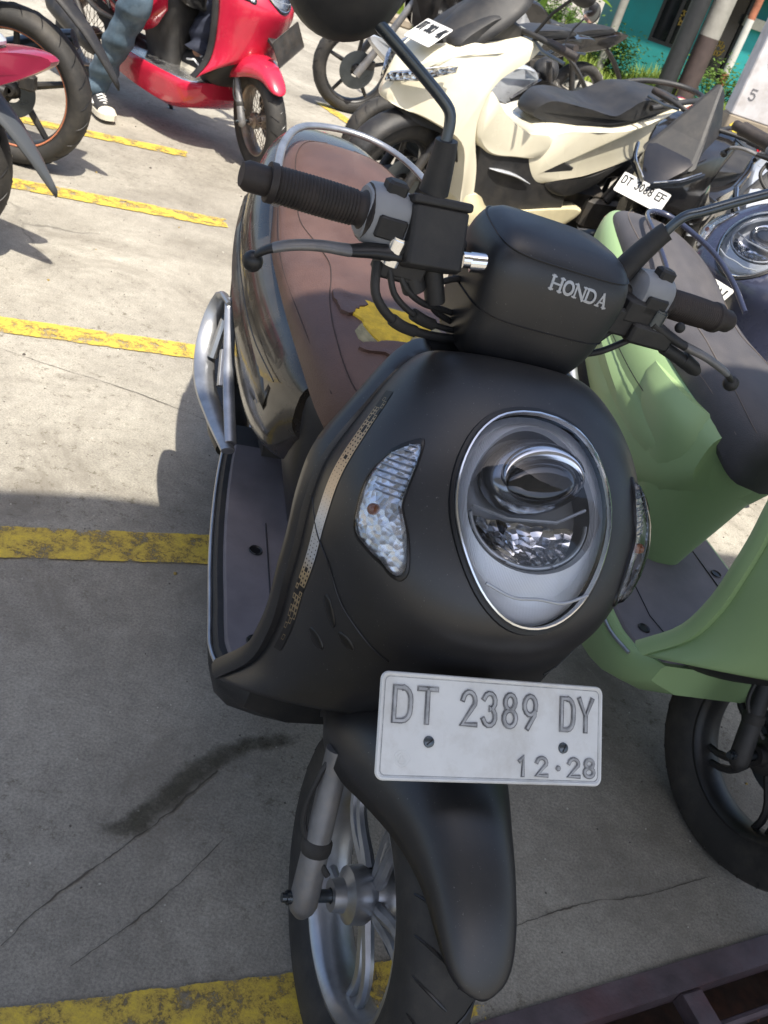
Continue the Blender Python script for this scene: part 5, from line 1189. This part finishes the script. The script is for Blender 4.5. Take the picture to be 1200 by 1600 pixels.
mb = MB(); mb.loft([[(x, y, z) for x, y in srect(cx, 0, hx, hy, .85, 24)] for z, cx, hx, hy in ((.80, -.88, .14, .19), (.95, -.88, .135, .175), (1.1, -.87, .13, .18), (1.25, -.86, .13, .20), (1.36, -.85, .105, .19), (1.41, -.84, .06, .09))]); mb.build('shirt', M_shirt, pr)
for sg in (-1, 1):
    mb = MB(); mb.tube([(-.85, sg * .14, 1.34), (-.80, sg * .22, 1.24), (-.73, sg * .285, 1.13)], [.075, .068, .06], 16); mb.build('sleeve', M_shirt, pr)
mb = MB(); mb.sphere((-.80, 0, 1.665), .10, 20, (1, .88, .85)); mb.build('hair', M_hair, pr)
mb = MB(); mb.sphere((-.70, 0, 1.60), .014, 8, (1, .8, 1.3)); 
for sg in (-1, 1): mb.sphere((-.79, sg * .085, 1.61), .022, 8, (.8, .4, 1.3))
mb.build('nose_and_ears', M_skin, pr)
mb = MB()
for sg in (-1, 1): mb.sphere((-.712, sg * .03, 1.63), .011, 8)
mb.build('eyes', M_dark, pr)
mb = MB(); mb.tube([(-.712, -.022, 1.565), (-.705, 0, 1.563), (-.712, .022, 1.565)], .006, 8); mb.build('mouth', mat('lips', (.3, .1, .08), .5), pr)
for an, yaw in ((ankR, -.35), (ankL, 0)):
    c_, s_ = math.cos(yaw), math.sin(yaw); o = V(*an) - V(.0, 0, .10)
    def sh(p): return V(o[0] + p[0] * c_ - p[1] * s_, o[1] + p[0] * s_ + p[1] * c_, o[2] + p[2])
    SH = [(-.075, .030, .070), (-.05, .036, .085), (0, .038, .105), (.05, .040, .085), (.10, .044, .066), (.15, .045, .052), (.185, .036, .042), (.203, .018, .030)]
    mb = MB(sh); mb.loft([[(x, w_ * math.cos(a), .018 + max(0, (h_ - .018)) * max(0, math.sin(a)) ** .7) for a in np.linspace(0, PI, 13)] for x, w_, h_ in SH]); shoe = mb.build('shoe', M_canvas, pr)
    mb = MB(sh); mb.loft([[(x * (1.03 if z < .03 else 1.02), y * 1.08, z) for x, y in ([(a[0], a[1]) for a in SH] + [(a[0], -a[1]) for a in SH[::-1]])] for z in (.0, .012, .026)]); mb.build('rubber_sole', M_sole, shoe)
    mb = MB(sh); mb.loft([[(x, w_ * 1.02 * math.cos(a), .018 + (h_ - .016) * max(0, math.sin(a)) ** .7) for a in np.linspace(0, PI, 13)] for x, w_, h_ in [(.155, .0455, .052), (.187, .037, .044), (.206, .018, .031)]]); mb.build('toe_cap', M_sole, shoe)
    mb = MB(sh)
    for k in range(6):
        x = .03 + .018 * k; h_ = .098 - .0085 * k; mb.tube([(x, -.022, h_ - .008), (x + .006, 0, h_ + .004), (x, .022, h_ - .008)], .0045, 6)
    mb.tube([(-.02, -.041, .05), (.03, -.043, .062), (.09, -.046, .040)], .005, 6); mb.build('laces', M_lace, shoe)
# ---------------------------------------------------------------- verge, building, poles
M_teal = mat('teal_wall_paint', (.008, .20, .19), .7, noise=.1, nscale=3, bump=.1, bscale=40, dirt=(.02, .14, .13), dirt_amt=.4, dscale=2)
M_tealL = mat('light_teal_paint', (.02, .30, .30), .7, noise=.06)
M_frame = mat('dark_window_wood', (.02, .018, .016), .5, noise=.2); M_cream = mat('cream_wall_trim', (.5, .47, .38), .7, noise=.08)
M_wglass = mat('dark_window_glass', (.01, .012, .014), .08, spec=.8); M_goldtrim = mat('gold_ornament', (.45, .30, .06), .5, metal=.3)
M_grassbase = mat('verge_soil_and_turf', (.09, .14, .03), .95, noise=.5, nscale=5, bump=.6, bscale=20)
M_concpole = mat('weathered_concrete_pole', (.27, .26, .23), .85, noise=.2, nscale=8, bump=.3, bscale=60); M_brownp = mat('dark_brown_band_paint', (.055, .038, .034), .7, noise=.25, nscale=10)
M_pipeblk = mat('black_pipe_paint', (.02, .021, .022), .45, noise=.15); M_rust = mat('rusty_red_pipe', (.30, .11, .06), .8, noise=.4, nscale=12); M_whitep = mat('chalky_white_paint', (.55, .54, .50), .8, noise=.12, nscale=12, dirt=(.3, .25, .2), dirt_amt=.4)
M_wallw = mat('limewashed_concrete', (.50, .49, .50), .9, noise=.15, nscale=6, bump=.4, bscale=30, dirt=(.25, .2, .15), dirt_amt=.5, dscale=7); M_wallb = mat('bare_brown_concrete', (.24, .20, .15), .9, noise=.25, nscale=6, bump=.5, bscale=30)
# verge
me_q = [[(-3.5, 12.2), (14, 10.9), (14, 26), (-3.5, 26)]]
flat('grass_verge', me_q, M_grassbase, .012)
k = MB(); r5 = random.Random(2)
kb = empty('kerb', (0, 0, 0), label='low kerb of rough stones along the grass verge', cat='kerb')
for i in range(34):
    x = -3.4 + i * .5; y = 12.15 - 1.3 * (x + 3.5) / 17.5
    mb = MB(); mb.box((x, y, .05), (.235, .09 + r5.uniform(-.02, .02), .055 + r5.uniform(-.012, .02)), ch=.03)
    mb.build('kerb_stone', M_wallb if r5.random() < .5 else M_concpole, kb)
# the teal house
hs = empty('house', (.75, 14.3, 0), label='teal painted house with dark windows behind the grass verge', cat='house')
def hb_(nm, x0, x1, y0, y1, z0, z1, m_, par=None, ch=0):
    mb = MB(); mb.box(((x0 + x1) / 2, (y0 + y1) / 2, (z0 + z1) / 2), ((x1 - x0) / 2, (y1 - y0) / 2, (z1 - z0) / 2), ch=ch); return mb.build(nm, m_, par or hs, smooth=False)
W1, W2 = (.55, 1.10, .62, 1.38), (1.18, 1.72, .42, 1.5)
hb_('wall', 0, .55, 0, .2, 0, 3.2, M_teal); hb_('wall', .55, 1.10, 0, .2, 0, .62, M_teal); hb_('wall', .55, 1.10, 0, .2, 1.38, 3.2, M_teal)
hb_('wall', 1.10, 1.18, 0, .2, 0, 3.2, M_teal); hb_('wall', 1.18, 1.72, 0, .2, 0, .42, M_teal); hb_('wall', 1.18, 1.72, 0, .2, 1.5, 3.2, M_teal); hb_('pillar', 1.74, 2.10, -.12, .2, 0, 1.15, M_tealL); hb_('wall', 2.10, 9, 0, .2, 0, 3.2, M_teal)
hb_('pillar_cap', 1.68, 2.3, -.18, .2, 1.15, 1.28, M_cream); hb_('wall', 1.72, 2.10, .02, .2, 1.28, 3.2, M_teal)
hb_('side_wall', .0, .2, .2, 5, 0, 3.2, M_teal)
for (x0, x1, z0, z1) in (W1, W2):
    fr_ = MB(); t = .045
    for a, b, c, d in ((x0, x1, z0, z0 + t), (x0, x1, z1 - t, z1), (x0, x0 + t, z0 + t, z1 - t), (x1 - t, x1, z0 + t, z1 - t), ((x0 + x1) / 2 - .025, (x0 + x1) / 2 + .025, z0 + t, z1 - t)): fr_.box(((a + b) / 2, .07, (c + d) / 2), ((b - a) / 2, .05, (d - c) / 2))
    f_ = fr_.build('window', M_frame, hs, smooth=False)
    mb = MB(); mb.box(((x0 + x1) / 2, .11, (z0 + z1) / 2), ((x1 - x0) / 2 - t, .01, (z1 - z0) / 2 - t)); mb.build('pane', M_wglass, f_, smooth=False)
    mb = MB(); cx, cz = (x0 + x1) / 2 + .08, z0 + .38
    for i in range(8):
        a = i * PI / 4; mb.tube([(cx + .03 * math.cos(a), .095, cz + .03 * math.sin(a)), (cx + .07 * math.cos(a + .4), .09, cz + .10 * math.sin(a + .4)), (cx + .09 * math.cos(a + .9), .095, cz + .08 * math.sin(a + .9))], .012, 6)
    mb.build('gold_ornament', M_goldtrim, f_)
hb_('beam', .3, 9, -.35, -.002, 1.55, 1.9, M_frame); hb_('roof', -.9, 9.4, -1.1, 5.4, 3.2, 3.3, mat('roof_tiles', (.2, .09, .06), .8))
mb = MB()
for i in range(26): mb.box((.5 + i * .3, -.36, 1.68), (.05, .012, .05), np.array(Matrix.Rotation(.78, 3, 'Y')))
mb.build('beam_carving', M_goldtrim, hs, smooth=False)
# poles
def pole(nm, x, y, r, h_, m_, label, cat, lean=(0, 0), band=None, flatf=1.0):
    o = empty(nm, (x, y, 0), (0, 0, 0), label, cat)
    z0 = 0
    segs = band or [(0, h_, m_)]
    for (a, b, mm) in segs:
        mb = MB(); mb.tube([(lean[0] * a, lean[1] * a, a), (lean[0] * b, lean[1] * b, b)], [r * (1 - .03 * a), r * (1 - .03 * b)], 20, flat=flatf); mb.build('shaft' if mm is m_ else 'painted_band', mm, o)
    return o
pole('utility_pole', 1.80, 12.35, .13, 7, M_concpole, 'concrete utility pole with dark brown painted foot on the verge', 'pole', band=[(0, .95, M_brownp), (.95, 7, M_concpole)])
pole('black_pole', 1.53, 12.25, .115, 6.5, M_pipeblk, 'thick black pipe pole standing left of the concrete pole', 'pole', band=[(0, 1.32, M_pipeblk), (1.32, 1.48, M_whitep), (1.48, 6.5, M_pipeblk)])
pole('rusty_pipe', 2.30, 13.1, .05, 3.2, M_rust, 'thin rusty red pipe with white painted middle', 'pipe', band=[(0, .62, M_rust), (.62, 1.25, M_whitep), (1.25, 3.2, M_rust)])
pole('grey_pipe', .74, 13.2, .055, 3.0, M_concpole, 'thin pale grey pipe against the teal wall', 'pipe')
pole('leaning_board', .05, 12.7, .11, 2.4, M_concpole, 'weathered grey board leaning at the left end of the teal wall', 'board', lean=(.04, .08), flatf=.3)
# concrete gate pillar with a yellow cross
gp = empty('gate_pillar', (1.62, 8.4, 0), (0, 0, .1), 'concrete pillar, white above and brown below, with a yellow painted X', 'pillar')
mb = MB(); mb.box((.25, 0, .30), (.25, .12, .30), ch=.01); mb.build('pillar_foot', M_wallb, gp, smooth=False)
mb = MB(); mb.box((.25, .001, 1.3), (.246, .118, .70), ch=.01); mb.build('pillar_top', M_wallw, gp, smooth=False)
M_yx = mat('yellow_paint_mark', (.60, .47, .05), .8, noise=.3, nscale=14)
mb = MB(); R1 = np.array(Matrix.Rotation(.72, 3, 'Y')); R2 = np.array(Matrix.Rotation(-.60, 3, 'Y'))
mb.box((.16, -.122, .44), (.15, .002, .022), R1); mb.box((.16, -.1235, .44), (.14, .002, .026), R2); mb.build('painted_cross', M_yx, gp, smooth=False)
mb = MB(); frp = lambda a, b, n: V(.03 + a, -.1185 - n, .72 + b)
text_mb(mb, 'S', frp, .12, .22, .05, .09, .03, .010, 0, .002); text_mb(mb, 'F', frp, .24, .05, .05, .09, .03, .010, 0, .002); text_mb(mb, '5', frp, .05, .02, .05, .08, .03, .010, 0, .002); mb.build('scribbles', mat('grey_scribble', (.12, .12, .13), .8), gp, smooth=False)
# grass tufts (uncountable): blades spread on the verge
def blades(n, xr, yr, hr, seed, wr=(.006, .014)):
    r = random.Random(seed); mb = MB()
    for i in range(n):
        x, y = r.uniform(*xr), r.uniform(*yr); h_ = r.uniform(*hr) * (.6 + .6 * math.sin(x * 2.3 + 1) ** 2); a = r.uniform(0, 2 * PI); b = r.uniform(.1, .6) * h_; w_ = r.uniform(*wr)
        p = V(x, y, 0); d = V(math.cos(a), math.sin(a), 0); e = V(-d[1], d[0], 0)
        q = p + d * b * .35 + V(0, 0, h_ * .6); t = p + d * b + V(0, 0, h_)
        mb.add([p - e * w_, p + e * w_, q + e * w_ * .8, q - e * w_ * .8, t], [(0, 1, 2, 3), (3, 2, 4)])
    return mb
def leafmat(name, c1, c2):
    m = mat(name, c1, .6); t = m.node_tree; b = t.nodes['Principled BSDF']; n = t.nodes.new('ShaderNodeTexNoise'); n.inputs['Scale'].default_value = 1.7; n.inputs['Detail'].default_value = 5
    g = t.nodes.new('ShaderNodeNewGeometry'); t.links.new(g.outputs['Position'], n.inputs['Vector']); c = t.nodes.new('ShaderNodeValToRGB'); c.color_ramp.elements[0].position = .38; c.color_ramp.elements[1].position = .62
    c.color_ramp.elements[0].color = (*c1, 1); c.color_ramp.elements[1].color = (*c2, 1); t.links.new(n.outputs['Fac'], c.inputs[0]); t.links.new(c.outputs[0], b.inputs['Base Color'])
    tl = t.nodes.new('ShaderNodeBsdfTranslucent'); t.links.new(c.outputs[0], tl.inputs[0]); ms = t.nodes.new('ShaderNodeMixShader'); ms.inputs[0].default_value = .35; t.links.new(b.outputs[0], ms.inputs[1]); t.links.new(tl.outputs[0], ms.inputs[2]); t.links.new(ms.outputs[0], t.nodes['Material Output'].inputs[0]); return m
M_blade = leafmat('grass_blades', (.16, .25, .03), (.34, .40, .07)); M_leaf = leafmat('banana_leaf', (.10, .22, .02), (.20, .34, .04)); M_bush = leafmat('weed_leaves', (.06, .13, .02), (.13, .22, .04))
tag(blades(15000, (-3.4, 3.3), (12.3, 14.5), (.12, .38), 4).build('grass', M_blade, smooth=False), kind='stuff')
tag(blades(5000, (-3.4, .2), (13.5, 19), (.2, .6), 6, (.01, .02)).build('tall_grass', M_blade, smooth=False), kind='stuff')
def bush(x, y, h_, r_, n, seed, label, lm=None, ls=.05):
    o = empty('bush', (x, y, 0), (0, 0, 0), label, 'bush'); r = random.Random(seed); mb = MB(); st = MB()
    cl = [(r.gauss(0, r_ * .45), r.gauss(0, r_ * .4), h_ * r.uniform(.25, .95), r_ * r.uniform(.18, .42)) for _ in range(16)]
    for c in cl: st.tube([(0, 0, 0), (c[0] * .4, c[1] * .4, c[2] * .5), c[:3]], [.015, .009, .004], 6)
    for i in range(n):
        c = cl[i % len(cl)]; p = V(c[0] + r.gauss(0, c[3]), c[1] + r.gauss(0, c[3]), max(.03, c[2] + r.gauss(0, c[3] * .8))); a = r.uniform(0, 2 * PI); t_ = r.uniform(-.6, .6)
        d = V(math.cos(a), math.sin(a), t_) * ls * r.uniform(.6, 1.4); e = V(-math.sin(a), math.cos(a), r.uniform(-.4, .4)) * ls * .38
        mb.add([p, p + d * .5 + e, p + d, p + d * .5 - e], [(0, 1, 2, 3)])
    mb.build('foliage', lm or M_bush, o, smooth=False); st.build('stems', M_brownp, o); return o
bush(.75, 13.5, .55, .45, 2200, 1, 'low weedy bush against the teal wall'); bush(2.25, 12.9, .75, .40, 1500, 2, 'thin weed bush between the concrete pole and the rusty pipe'); bush(-.35, 12.9, .9, .6, 2600, 3, 'leafy bush behind the parked motorcycles')
# banana plant with broad leaves
bp_ = empty('banana_plant', (-.25, 11.9, 0), (0, 0, 0), 'young banana plant with broad light green leaves', 'plant')
mb = MB(); mb.tube([(0, 0, 0), (.02, 0, .5), (.05, 0, .95)], [.07, .055, .03], 12); mb.build('stem', M_leaf, bp_)
for i, (a, l, up) in enumerate(((.3, .8, .5), (1.6, .7, .7), (2.9, .75, .4), (4.1, .8, .6), (5.3, .7, .5), (.9, .5, .9))):
    mb = MB(); rg = []
    for t in np.linspace(0, 1, 12):
        c = V(.05, 0, .85) + V(math.cos(a), math.sin(a), 0) * l * t + V(0, 0, up * l * (t - .85 * t * t)); w_ = .11 * math.sin(PI * (.05 + .93 * t)) ** .7; e = V(-math.sin(a), math.cos(a), 0)
        rg.append([c - e * w_ + V(0, 0, .04 * w_ / .11), c, c + e * w_ + V(0, 0, .04 * w_ / .11)])
    mb.loft(rg, False); mb.build('leaf', M_leaf, bp_)
